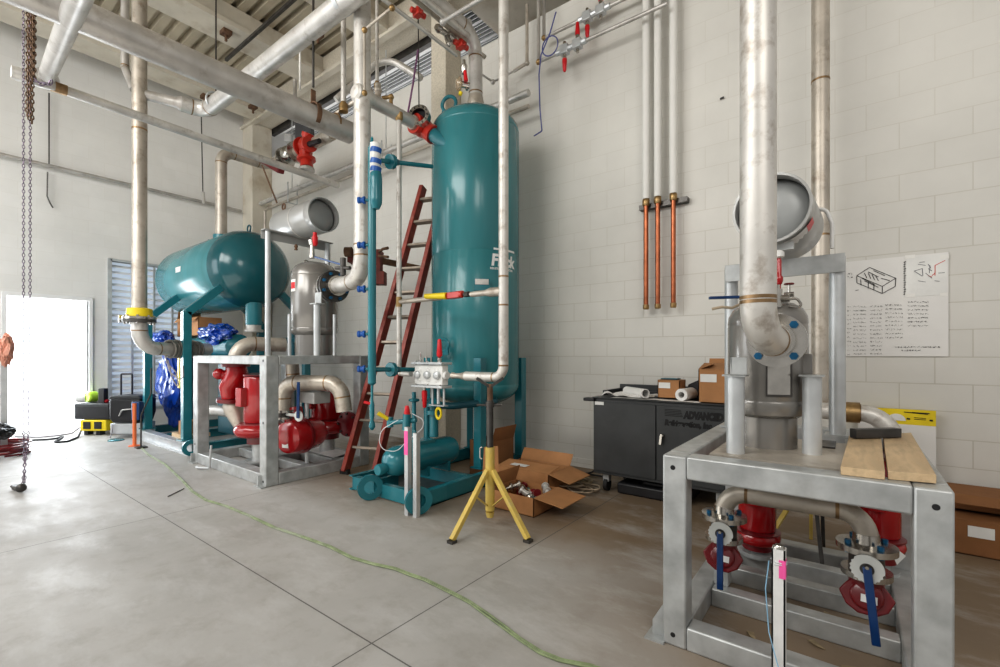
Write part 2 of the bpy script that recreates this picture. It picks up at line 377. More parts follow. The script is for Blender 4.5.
def pipe(name, label, pts, r, bend, m, cat='pipe', welds=True, group=None, n=16, extra_weld=()):
    """a pipe run: the tube plus heat-tinted weld rings at each elbow end"""
    P = [V(p) for p in pts]
    t = thing(name, label, cat, P[0], group)
    MB().tube(P, r, bend, n, 8).build('pipe_run', m, t)
    if welds and r > .02:
        for i in range(1, len(P) - 1):
            a, b, c = P[i - 1], P[i], P[i + 1]; d1 = (a - b).normalized(); d2 = (c - b).normalized(); ang = d1.angle(d2)
            if ang > PI - .05: continue
            k = bend / math.tan(ang / 2)
            for d, L in ((d1, (a - b).length), (d2, (c - b).length)):
                if k < L * .97:
                    q = b + d * k; MB().ring(q - d * .006, d, r * 1.018, r * .9, .014, n).build('weld_ring', M['weld'], t)
        for q, d in extra_weld:
            MB().ring(V(q) - V(d).normalized() * .006, d, r * 1.018, r * .9, .014, n).build('weld_ring', M['weld'], t)
    return t
# ================================================================== THE SETTING
LW, BW, RT = -10.0, 4.75, 6.3          # end wall x, long wall y, roof height
XR, YF = 4.0, -3.0                      # the floor and roof run on past the camera
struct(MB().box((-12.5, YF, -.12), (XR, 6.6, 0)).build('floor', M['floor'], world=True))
struct(MB().box((LW - .2, BW, 0), (XR, BW + .2, 5.4)).build('wall_back', M['wall_x'], world=True))
# end wall with a doorway and a louvred opening
D0, D1, DT = 1.0, 1.93, 2.17
L0, L1, LB, LT = 2.21, 3.30, .35, 2.88
mb = MB()
for y0, y1, z0, z1 in ((YF, D0, 0, 6.28), (D0, D1, DT, 6.28), (D1, L0, 0, 6.28), (L0, L1, 0, LB), (L0, L1, LT, 6.28), (L1, 6.0, 0, 6.28)):
    mb.box((LW - .2, y0, z0), (LW, y1, z1))
struct(mb.build('wall_left', M['wall_y'], world=True))
# glowing box standing in for the overexposed daylight beyond the doorway
struct(MB().box((-13.2, -1.5, -.02), (-10.9, 3.6, 3.6)).build('trim_1', M['daylight']), 'overexposed daylight outside the doorway')
d = MB()
d.box((LW - .1, D0 - .05, 0), (LW + .03, D0, DT)).box((LW - .1, D1, 0), (LW + .03, D1 + .05, DT)).box((LW - .1, D0 - .05, DT), (LW + .03, D1 + .05, DT + .06))
door = struct(d.build('door_1', M['trailwhite'], None, .004))
# louvre
wn = MB()
for a in ((L0 - .04, L0 + .02), (L1 - .02, L1 + .04)): wn.box((LW - .05, a[0], LB - .04), (LW + .02, a[1], LT + .04))
wn.box((LW - .05, L0, LT), (LW + .02, L1, LT + .04)).box((LW - .05, L0, LB - .04), (LW + .02, L1, LB))
wn = struct(wn.build('window_1', M['galv_tube']))
mb = MB(); z = LB + .04
while z < LT:
    mb.bar((LW - .06, L0, z), (LW - .06, L1, z), .10, .012, up=(.5, 0, 1)); z += .105
mb.build('louvre_blades', M['slat'], wn)
mb = MB()
for y in (L0 + .30, L0 + .62, L0 + .9): mb.box((LW - .02, y - .015, LB), (LW + .012, y + .015, LT))
mb.build('mullion', M['galv_tube'], wn)
MB().box((LW - .16, L0, LB), (LW - .14, L1, LT)).build('daylight_panel', M['slat_glow'], wn)

# roof: ribbed deck, ribs along x
prof = []; y = YF
while y < 6.5:
    prof += [(y, RT), (y + .11, RT), (y + .125, RT + .085), (y + .185, RT + .085)]; y += .20
mb = MB(); n = len(prof)
vs = [(LW - .2, a, b) for a, b in prof] + [(XR, a, b) for a, b in prof]
mb.add(vs, [(i, i + 1, n + i + 1, n + i) for i in range(n - 1)])
struct(mb.build('ceiling', M['deck']))
struct(MB().box((LW - .2, YF, RT + .09), (XR, 6.5, RT + .14)).build('trim_2', M['dark_void']))
k = 3
def trim(mb, m, bev=0):
    global k
    o = struct(mb.build('trim_%d' % k, m, None, bev)); k += 1; return o
for x0, x1 in ((-9.5, -9.05), (-7.5, -7.0), (-5.75, -5.3), (-4.1, -3.65), (-2.4, -1.95), (-.7, -.25)):
    m_ = MB()      # cream joists: web and two flanges
    m_.box((x0 + .06, YF, 6.03), (x1 - .06, 4.36, RT)).box((x0, YF, 5.97), (x1, 4.36, 6.04))
    trim(m_, M['beam'], .006)
trim(MB().box((LW, 4.36, 5.98), (XR, 4.75, RT)), M['stipple'], .01)            # girder on the long wall's columns
trim(MB().box((LW, 4.30, 5.93), (XR, 4.40, 5.985)), M['beam'])
# gap above the long wall: dark void with pale slats
trim(MB().box((LW - .2, 6.0, 4.9), (XR, 6.1, RT)), M['dark_void'])  # unseen panel added to keep world light out of the gap
mb = MB()
for i in range(15):
    y = 4.86 + i * .072; mb.box((LW, y, 6.22), (-4.26, y + (.016 if i % 5 else .04), 6.26))
trim(mb, M['slat'])
trim(MB().box((LW, 4.8, 6.27), (-4.26, 6.0, 6.295)), M['dark_void'])
trim(MB().box((-4.26, 4.75, 6.15), (XR, 6.0, 6.2)), M['beam'])
# conduit and channel along the top of the wall
trim(MB().cyl((LW + .3, 4.95, 6.02), (-4.3, 4.95, 6.02), .05, n=14), M['trailwhite'])
trim(MB().box((LW + .3, 4.78, 5.9), (-4.3, 4.86, 6.02)), M['dark_steel'])
# columns
pc = pY(431, 200, 4.45).x
trim(MB().box((pc, 4.45, 0), (pc + .28, 4.75, 5.98)), M['stipple'], .01)
trim(MB().box((LW, 4.35, 0), (LW + .42, 4.75, 5.98)), M['beam'], .01)
struct(MB().box((LW + .4, BW - .012, 0), (XR, BW, .10)).build('baseboard_back', M['wall_x']))

# ================================================================== FOREGROUND UNIT: skid frame with vessel
X0, X1, Y0, Y1, HT, TW = -.665, .27, 2.07, 3.46, .84, .10
fr = thing('skid_frame', 'near galvanised square-tube skid frame carrying two planks and the grey vessel', 'steel frame', (-.2, 2.7, 0))
for (x, y) in ((X0, Y0), (X1 - TW, Y0), (X0, Y1 - TW), (X1 - TW, Y1 - TW)):
    MB().box((x, y, .0), (x + TW, y + TW, HT - .002)).build('leg', M['galv'], fr, .008)
for z0, nm in ((HT - TW, 'top_rail'), (0.0, 'bottom_rail')):
    e = .001
    MB().box((X0 + TW + e, Y0 + e, z0), (X1 - TW - e, Y0 + TW, z0 + TW)).build(nm, M['galv'], fr, .008)
    MB().box((X0 + TW + e, Y1 - TW, z0), (X1 - TW - e, Y1 - e, z0 + TW)).build(nm, M['galv'], fr, .008)
    MB().box((X0 + e, Y0 + TW + e, z0), (X0 + TW, Y1 - TW - e, z0 + TW)).build(nm, M['galv'], fr, .008)
    MB().box((X1 - TW, Y0 + TW + e, z0), (X1 - e, Y1 - TW - e, z0 + TW)).build(nm, M['galv'], fr, .008)
for y in (2.52, 2.84, 3.12):
    MB().box((X0 + TW, y, .0), (X1 - TW, y + .08, .09)).build('cross_rail', M['galv'], fr, .006)
MB().box((X0 + .1, 2.58, .09), (X0 + .17, 2.66, .30)).build('stub_post', M['galv'], fr, .004)
MB().box((-.50, 2.20, HT - .012), (.02, 2.86, HT)).build('deck_plate', M['pipe_tan'], fr)
MB().box((-.50, 2.86, HT - .05), (-.42, Y1 - TW, HT - .002)).build('deck_rail', M['galv'], fr)
MB().box((-.02, 2.86, HT - .05), (.05, Y1 - TW, HT - .002)).build('deck_rail', M['galv'], fr)
for x, z in ((X0 + .045, HT - .055), (X1 - .045, HT - .06), (X0 + .045, .05), (X1 - .045, .05)):
    MB().cyl((x, Y0 - .0015, z), (x, Y0 + .004, z), .0105, n=16).build('bolt_hole', M['black'], fr)
# lifting/anchor bracket at the left foot
MB().prism([(0, 0), (.07, 0), (.07, .15), (.045, .15), (0, .07)], (X0 - .055, Y0 + .03, 0), (1, 0, 0), (0, 0, 1), (0, 1, 0), .008).box((X0 - .075, Y0 - .02, 0), (X0 + .01, Y0 + .08, .008)).build('anchor_bracket', M['galv'], fr)
# planks and the black iron on top
def at_top(px, py, z=HT): return pz(px, py, z)
def plank(name, label, a, b, c, d, th, m, m2=None):
    a, b, c, d = [V(q) for q in (a, b, c, d)]; up = V((0, 0, th))
    mb = MB().add([a, b, c, d, a + up, b + up, c + up, d + up], [(0, 3, 2, 1), (4, 5, 6, 7), (0, 1, 5, 4), (1, 2, 6, 5), (2, 3, 7, 6), (3, 0, 4, 7)])
    return mb.build(name, m, None, .002)
zt = HT + .031
plk = 'planks lying on the near skid frame'
def plank4(px, label):
    q = [pz(x, y, zt) - V((0, 0, .030)) for x, y in px]
    return tag(plank('plank', '', q[0], q[1], q[2], q[3], .030, M['wood']), label, 'plank', plk)
plank4(((840.5, 466.5), (885, 471.5), (881, 435.5), (849, 435.5)), 'smooth brown-stained left one of the two pale planks on the near frame')
plank4(((888, 471), (936.5, 475), (911, 432.5), (883, 434.5)), 'rough dark-speckled right one of the two pale planks on the near frame')
i0 = pz(853, 438.5, HT + .032); i1 = pz(898, 437.5, HT + .032)
tag(MB().bar(i0 + V((0, 0, .025)), i1 + V((0, 0, .025)), .04, .045).build('iron_bar', M['dark_steel'], None, .003),
    'short black iron bar laid across the far ends of the two planks', 'metal bar')
st = tag(MB().box((-.16, 2.66, HT + .001), (-.055, 2.86, HT + .008)).build('steel_plate', M['dark_steel']), 'thin dark steel plate lying left of the planks on the near frame', 'metal plate')

# --- vessel
VX, VY = -.325, 2.585
vs_ = thing('receiver_vessel', 'near dark grey upright vessel with a bright nameplate standing on the near frame', 'pressure vessel', (VX, VY, HT))
c = (VX, VY, 0)
MB().lathe(c, (0, 0, 1), [(.128, HT), (.128, .99)], 40).build('skirt', M['vessel'], vs_)
MB().lathe(c, (0, 0, 1), [(.135, .985), (.16, 1.0), (.170, 1.025), (.172, 1.05), (.172, 1.06), (.170, 1.063), (.170, 1.07), (.172, 1.073), (.172, 1.415), (.170, 1.42), (.170, 1.427), (.172, 1.432), (.168, 1.465), (.150, 1.50), (.115, 1.525), (.06, 1.538), (.0, 1.54)], 40).build('shell', M['vessel'], vs_)
# nameplate wrapped on the front
def wrap_plate(cx, cy, r, a0, a1, z0, z1, th=.003, n=10):
    m_ = MB(); vs = []; fs = []
    for i in range(n + 1):
        a = a0 + (a1 - a0) * i / n
        for rr in (r, r + th):
            for z in (z0, z1): vs.append((cx + rr * math.cos(a), cy + rr * math.sin(a), z))
    for i in range(n):
        b = i * 4; e = b + 4
        fs += [(b + 2, e + 2, e + 3, b + 3), (b, b + 1, e + 1, e), (b + 1, b + 3, e + 3, e + 1), (b, e, e + 2, b + 2)]
    fs += [(0, 2, 3, 1), (n * 4, n * 4 + 1, n * 4 + 3, n * 4 + 2)]
    return m_.add(vs, fs)
af = math.atan2(-VY, -VX)     # angle facing the camera
np_ = wrap_plate(VX, VY, .173, af + .02, af + .56, 1.10, 1.235).build('nameplate', M['chrome'], vs_)
bd = MB()
for a0, a1, z0, z1 in ((af - .02, af + .02, 1.09, 1.245), (af + .56, af + .60, 1.09, 1.245), (af - .02, af + .60, 1.235, 1.245), (af - .02, af + .60, 1.09, 1.10)):
    T_ = wrap_plate(VX, VY, .172, a0, a1, z0, z1, .006); bd.add(T_.v, T_.f)
bd.build('plate_frame', M['dark_steel'], np_)
FX, FY, FZ = -.255, 2.31, 1.342
nz = MB().cyl((FX, FY + .045, FZ), (FX - .01, VY - .12, FZ), .075, n=24).build('nozzle', M['vessel'], vs_)
fg = MB().ring((FX, FY + .03, FZ), (0, 1, 0), .112, .02, .022, 40).build('flange', M['chrome'], nz)
tf = W(781, 312, 2.15); MB().cyl(tf, W(781, 304, 2.15), .024, n=12).cyl(W(781, 304, 2.15), W(781, 298, 2.15), .016, n=12).build('top_fitting', M['chrome'], vs_)
for i, (px, cz, zt_) in enumerate(((735.5, 2.07, 1.185), (812, 2.05, 1.185))):
    p = W(px, 455, cz)
    q = thing('support_post', ('left' if i == 0 else 'right') + ' short galvanised pipe post in front of the near grey vessel', 'post', (p.x, p.y, HT), 'short posts around the near vessel')
    MB().cyl((p.x, p.y, HT), (p.x, p.y, zt_), .0375, n=20).build('tube', M['galv_tube'], q)
    a = MB().box((p.x - .047, p.y - .047, zt_), (p.x + .047, p.y + .047, zt_ + .007))
    a.build('clip_plate', M['galv'], q)
    if i == 0: MB().box((p.x - .012, p.y - .055, zt_ + .008), (p.x + .055, p.y - .047, zt_ + .085)).box((p.x - .012, p.y - .055, zt_ + .008), (p.x - .004, p.y + .06, zt_ + .085)).build('clip_angle', M['galv'], q, .002)
    else: MB().box((p.x - .045, p.y + .038, zt_ + .008), (p.x + .0, p.y + .045, zt_ + .10)).build('clip_angle', M['vessel'], q, .002)
# bridge that carries the horizontal drum
BZ = 1.72
br = thing('support_bridge', 'galvanised angle beam on two round posts under the near open-ended drum', 'support beam', (-.3, 3.07, HT))
MB().box((-.60, 3.03, BZ), (-.02, 3.04, BZ + .10)).box((-.60, 3.04, BZ + .09), (-.02, 3.12, BZ + .10)).build('angle_beam', M['galv'], br, .002)
MB().cyl((-.055, 3.085, HT), (-.055, 3.085, BZ + .089), .038, n=20).build('post', M['galv_tube'], br)
MB().cyl((-.575, 3.085, HT), (-.575, 3.085, BZ + .089), .038, n=20).build('post', M['galv_tube'], br)
for s_ in (-.055, -.575): MB().box((s_ - .055, 3.04, HT + .001), (s_ + .055, 3.14, HT + .012)).build('foot_plate', M['galv'], br)
def drum(name, label, c0, c1, r, m, mi, fit=None):
    """horizontal drum: open skirt end at c0 with a dished head set back, domed at c1"""
    c0, c1 = V(c0), V(c1); a = (c1 - c0).normalized(); L = (c1 - c0).length
    t = thing(name, label, 'drum', (c0 + c1) / 2 - V((0, 0, r)))
    MB().lathe(c0, a, [(r * .93, .07), (r * .93, .0), (r, .0), (r, .10), (r * .985, .105), (r * .985, .115), (r, .12), (r, L - .12), (r * .985, L - .115), (r * .985, L - .11), (r * .99, L - .1), (r * .9, L - .05), (r * .6, L - .012), (0, L)], 40, caps=False).build('shell', m, t)
    MB().lathe(c0 + a * .0, a, [(0, .035), (r * .45, .04), (r * .75, .055), (r * .93, .085)], 36, caps=False).build('dished_head', mi, t)
    return t, a
dr, a_ = drum('receiver_drum', 'near light grey horizontal drum with open skirt end facing forward above the near vessel', (-.31, 2.60, 2.0), (-.28, 3.22, 2.0), .172, M['vessel_light'], M['vessel_in'])
# stickers on its right flank
def on_drum(cx, cz, r, ang, y0, y1, da, m, name, parent):
    m_ = MB(); vs = []; fs = []; n = 6
    for i in range(n + 1):
        a = ang + da * (i / n - .5)
        for y in (y0, y1): vs.append((cx + r * math.cos(a), y, cz + r * math.sin(a)))
    for i in range(n): fs.append((2 * i, 2 * i + 1, 2 * i + 3, 2 * i + 2))
    return m_.add(vs, fs).build(name, m, parent)
on_drum(-.305, 2.0, .1738, -.85, 2.64, 2.88, .90, M['label'], 'sticker', dr)
plabel(on_drum(-.305, 2.0, .1745, -.50, 2.64, 2.88, .28, M['red_plastic'], 'sticker', dr), 'red end of the white sticker')
plabel(on_drum(-.302, 2.0, .1738, -.95, 2.93, 3.14, .80, M['steel_dark'], 'nameplate', dr), 'dull metal nameplate')
MB().tube([(-.15, 2.98, 2.06), (-.10, 2.98, 2.05), (-.075, 2.98, 1.97), (-.075, 2.98, 1.84)], .010, .04, 10).build('gauge_tube', M['galv_light'], dr)
MB().box((-.34, 2.66, 1.80), (-.22, 2.70, 1.835)).build('saddle', M['galv'], dr)

# --- pipe up from the vessel
PX, PY = -.295, 2.105
pp = pipe('riser_pipe', 'thick pale steel pipe dropping from the ceiling to the blue-bolted flange of the near vessel', [(PX, PY, 6.15), (PX, PY, FZ), (FX, FY - .02, FZ)], .066, .15, M['pipe_pale'], n=28,
          extra_weld=((V((PX, PY, 1.51)), (0, 0, 1)),))
ff = MB().ring((FX, FY, FZ), (0, 1, 0), .116, .02, .024, 40).build('pipe_flange', M['chrome'], pp)
MB().bolts((FX, FY - .018, FZ), (0, 1, 0), .094, 4, .017, .07, .5).build('flange_bolts', M['blue_bolt'], ff)
MB().ring((FX, FY - .045, FZ), (0, 1, 0), .074, .045, .045, 30).build('weld_neck', M['chrome'], pp)
# --- small valves between the vessel and the drum
sv = thing('ball_valve', 'stainless ball valve with long blue lever on top of the near vessel', 'valve', (VX + .045, VY - .02, 1.55), )
q = V((VX + .045, VY - .02, 1.535))
q = W(777, 299, 2.12); MB().cyl(q - V((0, 0, .04)), q + V((0, 0, .045)), .022, n=14).cyl(q + V((-.05, 0, 0)), q + V((.05, 0, 0)), .017, n=12).cyl(q + V((0, 0, .045)), q + V((0, 0, .065)), .012, n=10).build('body', M['chrome'], sv)
MB().cyl((q.x, q.y, q.z - .09), (q.x, q.y, q.z - .04), .013, n=10).build('stem_pipe', M['chrome'], sv)
lv = W(709, 298, 2.12)
MB().bar(q + V((0, 0, .015)), W(740, 297, 2.1), .016, .006).bar(W(741, 297, 2.1), lv, .020, .013).build('lever', M['blue_paint'], sv, .003)
gl = (MB().tube([W(784, 300, 2.1), W(797, 298, 2.08), W(804, 308, 2.08), W(789, 306, 2.1)], .006, .02, 8).build('handle_loop', M['chrome'], sv))
tr = tag(MB().tube([W(712, 309, 2.0), W(722, 307, 1.99), W(732, 308, 1.98), W(741, 304, 1.97)], .006, 0, 8).build('rag_strip', M['lever_tag']), 'twisted tan rag strip hanging off the thick near pipe below the blue lever', 'rag')
rv = thing('relief_valve', 'small red relief valve below the near open-ended drum', 'valve', W(779, 285, 2.14))
a = W(779, 285, 2.14)
MB().lathe(a, (0, 0, 1), [(.008, -.03), (.008, .0), (.012, .005), (.017, .02), (.017, .035), (.011, .045), (.011, .11), (.008, .125)], 14).build('body', M['red'], rv)
MB().lathe(a, (0, 0, 1), [(.012, .125), (.022, .13), (.022, .15), (.012, .16)], 14).build('cap', M['label'], rv)
hv = thing('hand_valve', 'tiny round red handwheel valve right of the thick near pipe', 'valve', W(789, 284, 2.16))
a = W(789, 284, 2.16)
MB().torus(a, (0, 0, 1), .018, .004, 16, 6).bar(a + V((-.018, 0, 0)), a + V((.018, 0, 0)), .004, .004).build('handwheel', M['red_dark'], hv)
MB().cyl(a - V((0, 0, .055)), a, .006, n=8).cyl(a - V((.02, 0, .05)), a - V((-.02, 0, .05)), .012, n=10).build('body', M['chrome'], hv)

# --- piping and pumps inside the near frame
ya = 2.33
pA = W(724, 520, 2.30); pB = W(866, 545, 2.02)
hz = .70
run = pipe('pump_suction_pipe', 'brown-welded steel pipe arching between the two blue-handled valves under the near frame', [(pA.x, pA.y, .47), (pA.x, pA.y, .60), (pB.x, pA.y + .02, .60), (pB.x, pA.y + .02, .46)], .043, .10, M['pipe_tan'], n=20,
           extra_weld=((V((pA.x + .22, pA.y + .01, .60)), (1, 0, 0)), (V((pB.x - .2, pA.y + .02, .60)), (1, 0, 0))))
def butterfly(name, label, x, y, z, s=1.0, hl=.26, tilt=0.0):
    """wafer valve with two bright flanges, white index plate and a long blue lever hanging down; red pump end under it"""
    t = thing(name, label, 'valve', (x, y, z - .22 * s), 'blue-handled valves under the near frame')
    MB().lathe((x, y, z), (0, 0, 1), [(.048 * s, .03 * s), (.108 * s, .03 * s), (.108 * s, .055 * s), (.05 * s, .06 * s), (.046 * s, .10 * s)], 28).build('upper_flange', M['chrome'], t)
    b_ = MB().bolts((x, y, z + .018 * s), (0, 0, 1), .078 * s, 4, .012 * s, .055 * s, .4).build('flange_bolts', M['blue_bolt'], t)
    MB().lathe((x, y, z), (0, 0, 1), [(.062 * s, -.055 * s), (.062 * s, .03 * s)], 24).build('valve_body', M['dark_steel'], t)
    MB().lathe((x, y, z), (0, 0, 1), [(.06 * s, -.085 * s), (.090 * s, -.08 * s), (.090 * s, -.055 * s), (.05 * s, -.055 * s)], 28).build('lower_flange', M['chrome'], t)
    dv = V((-x * .25, -y, 0)).normalized()
    c_ = V((x, y, z - .015 * s)) + dv * .06 * s
    MB().cyl(c_, c_ + dv * .05 * s, .018 * s, n=14).build('stem', M['dark_steel'], t)
    dd = c_ + dv * .05 * s
    u, w, _ = frame_of(dv)
    n = 40; poly = []
    for i in range(n):
        a = 2 * PI * i / n; rr = (.058 if (i % 2 or i < 16) else .053) * s; poly.append((rr * math.cos(a), rr * math.sin(a)))
    dp = MB().prism(poly, dd, u, w, dv, .005 * s).build('index_plate', M['white_disc'], t)
    MB().lathe(dd + dv * .005 * s, dv, [(.024 * s, 0), (.024 * s, .004 * s)], 20).build('plate_centre', M['dark_steel'], dp)
    h0 = dd + dv * .014 * s + V((0, 0, .012 * s)); sd = V((dv.y, -dv.x, 0)) * -tilt
    MB().bar(h0, h0 + V((0, 0, -hl * s)) + sd * s, .013 * s, .030 * s, up=dv.cross(V((0, 0, 1)))).build('lever', M['blue_paint'], t, .004)
    MB().lathe(h0 + dv * .006 * s, dv, [(.007 * s, 0), (.007 * s, .004 * s)], 10).build('lever_screw', M['chrome'], t)
    # red two-eared pump inlet
    o = V((x, y, z - .16 * s)) + dv * .02
    poly = [(-.095, .0), (-.075, .03), (-.05, .06), (.05, .06), (.075, .03), (.095, 0), (.07, -.05), (.03, -.075), (-.03, -.075), (-.07, -.05)]
    e1 = V((0, 0, 1)).cross(dv).normalized(); e2 = (V((0, 0, 1)) - dv * .35).normalized()
    MB().prism([(p * s, q * s) for p, q in poly], o, e1, e2, e1.cross(e2), .03 * s).lathe(o, e1.cross(e2), [(.075 * s, -.08 * s), (.068 * s, .0), (.055 * s, .045 * s), (.0, .058 * s)], 20).build('red_strainer', M['red_dark'], t, .006 * s)
    MB().lathe((x, y, z), (0, 0, 1), [(.0, -.24 * s), (.05 * s, -.22 * s), (.065 * s, -.16 * s), (.06 * s, -.08 * s)], 20).build('strainer_neck', M['red_dark'], t)
    lb = o + e1.cross(e2) * .056 * s
    MB().bar(lb - e1 * .02 * s - e2 * .01, lb + e1 * .035 * s - e2 * .012, .03 * s, .002, up=e1.cross(e2)).build('tag_sticker', M['label'], t)
    return t
butterfly('butterfly_valve', 'left blue-levered wafer valve with white toothed plate under the near frame', pA.x, pA.y, .435, .95, .29)
butterfly('butterfly_valve', 'right blue-levered wafer valve with white toothed plate under the near frame', pB.x, pA.y + .02, .415, 1.0, .31, .03)
def motor_pump(name, label, x, y, z0, r, zt_, s=1.0, m='red', box=True, group=None, vol=1.55):
    t = thing(name, label, 'pump', (x, y, 0), group)
    prof = [(r * .96, z0), (r, z0 + .01), (r, zt_ - .03), (r * .93, zt_ - .008), (r * .8, zt_)]
    MB().lathe((x, y, 0), (0, 0, 1), prof, 32).build('motor', M[m], t)
    MB().lathe((x, y, 0), (0, 0, 1), [(r * 1.02, zt_ - .002), (r * 1.02, zt_ + .015), (r * .5, zt_ + .03), (0, zt_ + .03)], 28).build('fan_cover', M['red_dark'], t)
    if box: MB().box((x - r * .55, y - r * 1.35, z0 + (zt_ - z0) * .35), (x + r * .25, y - r * .8, z0 + (zt_ - z0) * .75)).build('terminal_box', M[m], t, .006)
    MB().lathe((x, y, 0), (0, 0, 1), [(r * 1.25, z0 - .03 * s), (r * 1.25, z0 - .01), (r * .9, z0 + .0)], 28).build('motor_flange', M['red_dark'], t)
    MB().torus((x, y, z0 - .09 * s), (0, 0, 1), r * (vol - .45), r * .45, 32, 12).lathe((x, y, 0), (0, 0, 1), [(r * .8, z0 - .14 * s), (r * 1.1, z0 - .10 * s), (r * 1.1, z0 - .05 * s), (r * .9, z0 - .02 * s)], 24).build('volute', M[m], t)
    MB().lathe((x, y, 0), (0, 0, 1), [(r * .8, z0 - .24 * s), (r * .8, z0 - .13 * s)], 20).build('inlet', M['red_dark'], t)
    MB().lathe((x, y, 0), (0, 0, 1), [(r * .5, .095), (r * .5, z0 - .24 * s)], 14).lathe((x, y, 0), (0, 0, 1), [(r * .95, .09), (r * .95, .115)], 14).build('pedestal', M['galv'], t)
    return t
a = W(757, 510, 2.75)
pm = motor_pump('refrigerant_pump', 'left red motor pump standing behind the valves inside the near frame', a.x, a.y, .25, .10, .70, .5, vol=1.25, group='red pumps inside the near frame')
for i in range(6):
    t_ = 2 * PI * i / 6
a = W(880, 520, 2.52)
pm = motor_pump('refrigerant_pump', 'right red motor pump inside the near frame behind the right-hand valve', a.x, a.y, .30, .09, .72, .6, vol=1.25, group='red pumps inside the near frame')
tg = tag(MB().quad(W(893, 556, 2.0), W(897, 549, 2.0), W(906, 556, 1.99), W(897, 565, 1.99)).build('paper_tag', M['label']), 'small white tag hanging at the right blue-levered valve', 'tag')
# yellow stand legs seen through the frame
def dark_trestle():
    t = thing('folding_trestle', 'yellow and black folding stand legs seen through the near frame', 'stand', fl(800, 565))
    a = W(796, 495, 3.1)
    MB().bar(a, W(771, 535, 3.0), .03, .012).build('leg', M['yellow'], t)
    MB().bar(W(811, 495, 3.2), W(811, 540, 3.2), .02, .02).build('leg', M['yellow'], t)
    MB().bar(W(815, 497, 2.75), W(823, 572, 2.65), .02, .02).build('leg', M['dark_steel'], t)
    MB().bar(W(822, 497, 3.0), W(824, 560, 3.0), .02, .02).build('leg', M['dark_steel'], t)
dark_trestle()
# strut post in front of the frame
a = W(779, 548, 1.66)
sp_ = thing('strut_post', 'bright slotted strut post standing in front of the near frame, pink marker on top', 'post', (a.x, a.y, 0))
MB().box((a.x - .021, a.y - .021, 0), (a.x + .021, a.y - .016, a.z)).box((a.x - .021, a.y - .021, 0), (a.x - .016, a.y + .021, a.z)).box((a.x + .016, a.y - .021, 0), (a.x + .021, a.y + .021, a.z)).build('channel', M['galv_light'], sp_)
MB().lathe((a.x, a.y, a.z), (0, 0, 1), [(.019, -.03), (.020, .0), (.013, .012), (.0, .014)], 14).build('end_cap', M['chrome'], sp_)
MB().box((a.x + .002, a.y - .0225, a.z - .10), (a.x + .0225, a.y + .012, a.z - .035)).build('paint_mark', M['pink'], sp_)
MB().torus((a.x, a.y, a.z - .045), (.1, 0, 1), .024, .002, 20, 6).torus((a.x, a.y, a.z - .055), (-.1, .1, 1), .024, .002, 20, 6).build('wire_tie', M['wire_white'], sp_)
wr = tag(MB().tube([(a.x - .03, a.y - .01, a.z - .05), (a.x - .04, a.y - .02, a.z - .15), (a.x - .028, a.y - .03, a.z - .30), (a.x + .0, a.y - .04, a.z - .40), (a.x + .04, a.y - .06, a.z - .50), (a.x + .06, a.y - .08, a.z - .585)], .002, .05, 6).build('loose_wire', M['wire_blue']), 'thin pale blue wire trailing down the pink-marked strut post', 'wire')
# scraps on the floor inside the frame
random.seed(3)
for i in range(9):
    p = V((random.uniform(-.5, .1), random.uniform(2.2, 2.5) if i < 6 else random.uniform(2.62, 2.8), 0.0)); s_ = random.uniform(.02, .05); r_ = random.uniform(0, PI)
    T = Matrix.Translation(p) @ Matrix.Rotation(r_, 4, 'Z')
    tag(MB(T).add([(-s_, -s_ * .4, 0), (s_, -s_ * .5, 0), (s_ * .8, s_ * .5, .004), (-s_ * .7, s_ * .4, .01), (-s_, -s_ * .4, .003), (s_, -s_ * .5, .002), (s_ * .8, s_ * .5, .007), (-s_ * .7, s_ * .4, .013)],
                  [(0, 3, 2, 1), (4, 5, 6, 7), (0, 1, 5, 4), (1, 2, 6, 5), (2, 3, 7, 6), (3, 0, 4, 7)]).build('floor_scrap', M['debris']), 'scrap of tan debris on the floor inside the near frame', 'debris', 'scraps on the floor inside the near frame')
# ================================================================== LEFT UNIT: larger skid frame with pumps and silver-grey vessel
X0, X1, Y0, Y1, HT, TW = -6.27, -4.48, 2.16, 3.36, 1.275, .13
f2 = thing('skid_frame', 'taller galvanised square-tube skid frame enclosing the red pumps left of the ladder', 'steel frame', (-5.4, 2.7, 0))
e = .001
for (x, y) in ((X0, Y0), (X1 - TW, Y0), (X0, Y1 - TW), (X1 - TW, Y1 - TW)):
    MB().box((x, y, 0), (x + TW, y + TW, HT - .002)).build('leg', M['galv'], f2, .01)
for z0, nm, TH in ((HT - .09, 'top_rail', .09), (0.0, 'bottom_rail', .12)):
    MB().box((X0 + TW + e, Y0 + e, z0), (X1 - TW - e, Y0 + TW, z0 + TH)).build(nm, M['galv'], f2, .008)
    MB().box((X0 + TW + e, Y1 - TW, z0), (X1 - TW - e, Y1 - e, z0 + TH)).build(nm, M['galv'], f2, .008)
    MB().box((X0 + e, Y0 + TW + e, z0), (X0 + TW, Y1 - TW - e, z0 + TH)).build(nm, M['galv'], f2, .008)
    MB().box((X1 - TW, Y0 + TW + e, z0), (X1 - e, Y1 - TW - e, z0 + TH)).build(nm, M['galv'], f2, .008)
for y in (2.62, 2.98): MB().box((X0 + TW, y, .01), (X1 - TW, y + .10, .11)).build('cross_rail', M['galv'], f2, .006)
MB().box((-5.42, Y0 + TW, .0), (-5.32, Y1 - TW, .10)).build('cross_rail', M['galv'], f2, .006)
MB().box((-5.40, 2.20, HT - .012), (X1 - .02, 3.26, HT)).build('deck_plate', M['galv'], f2)
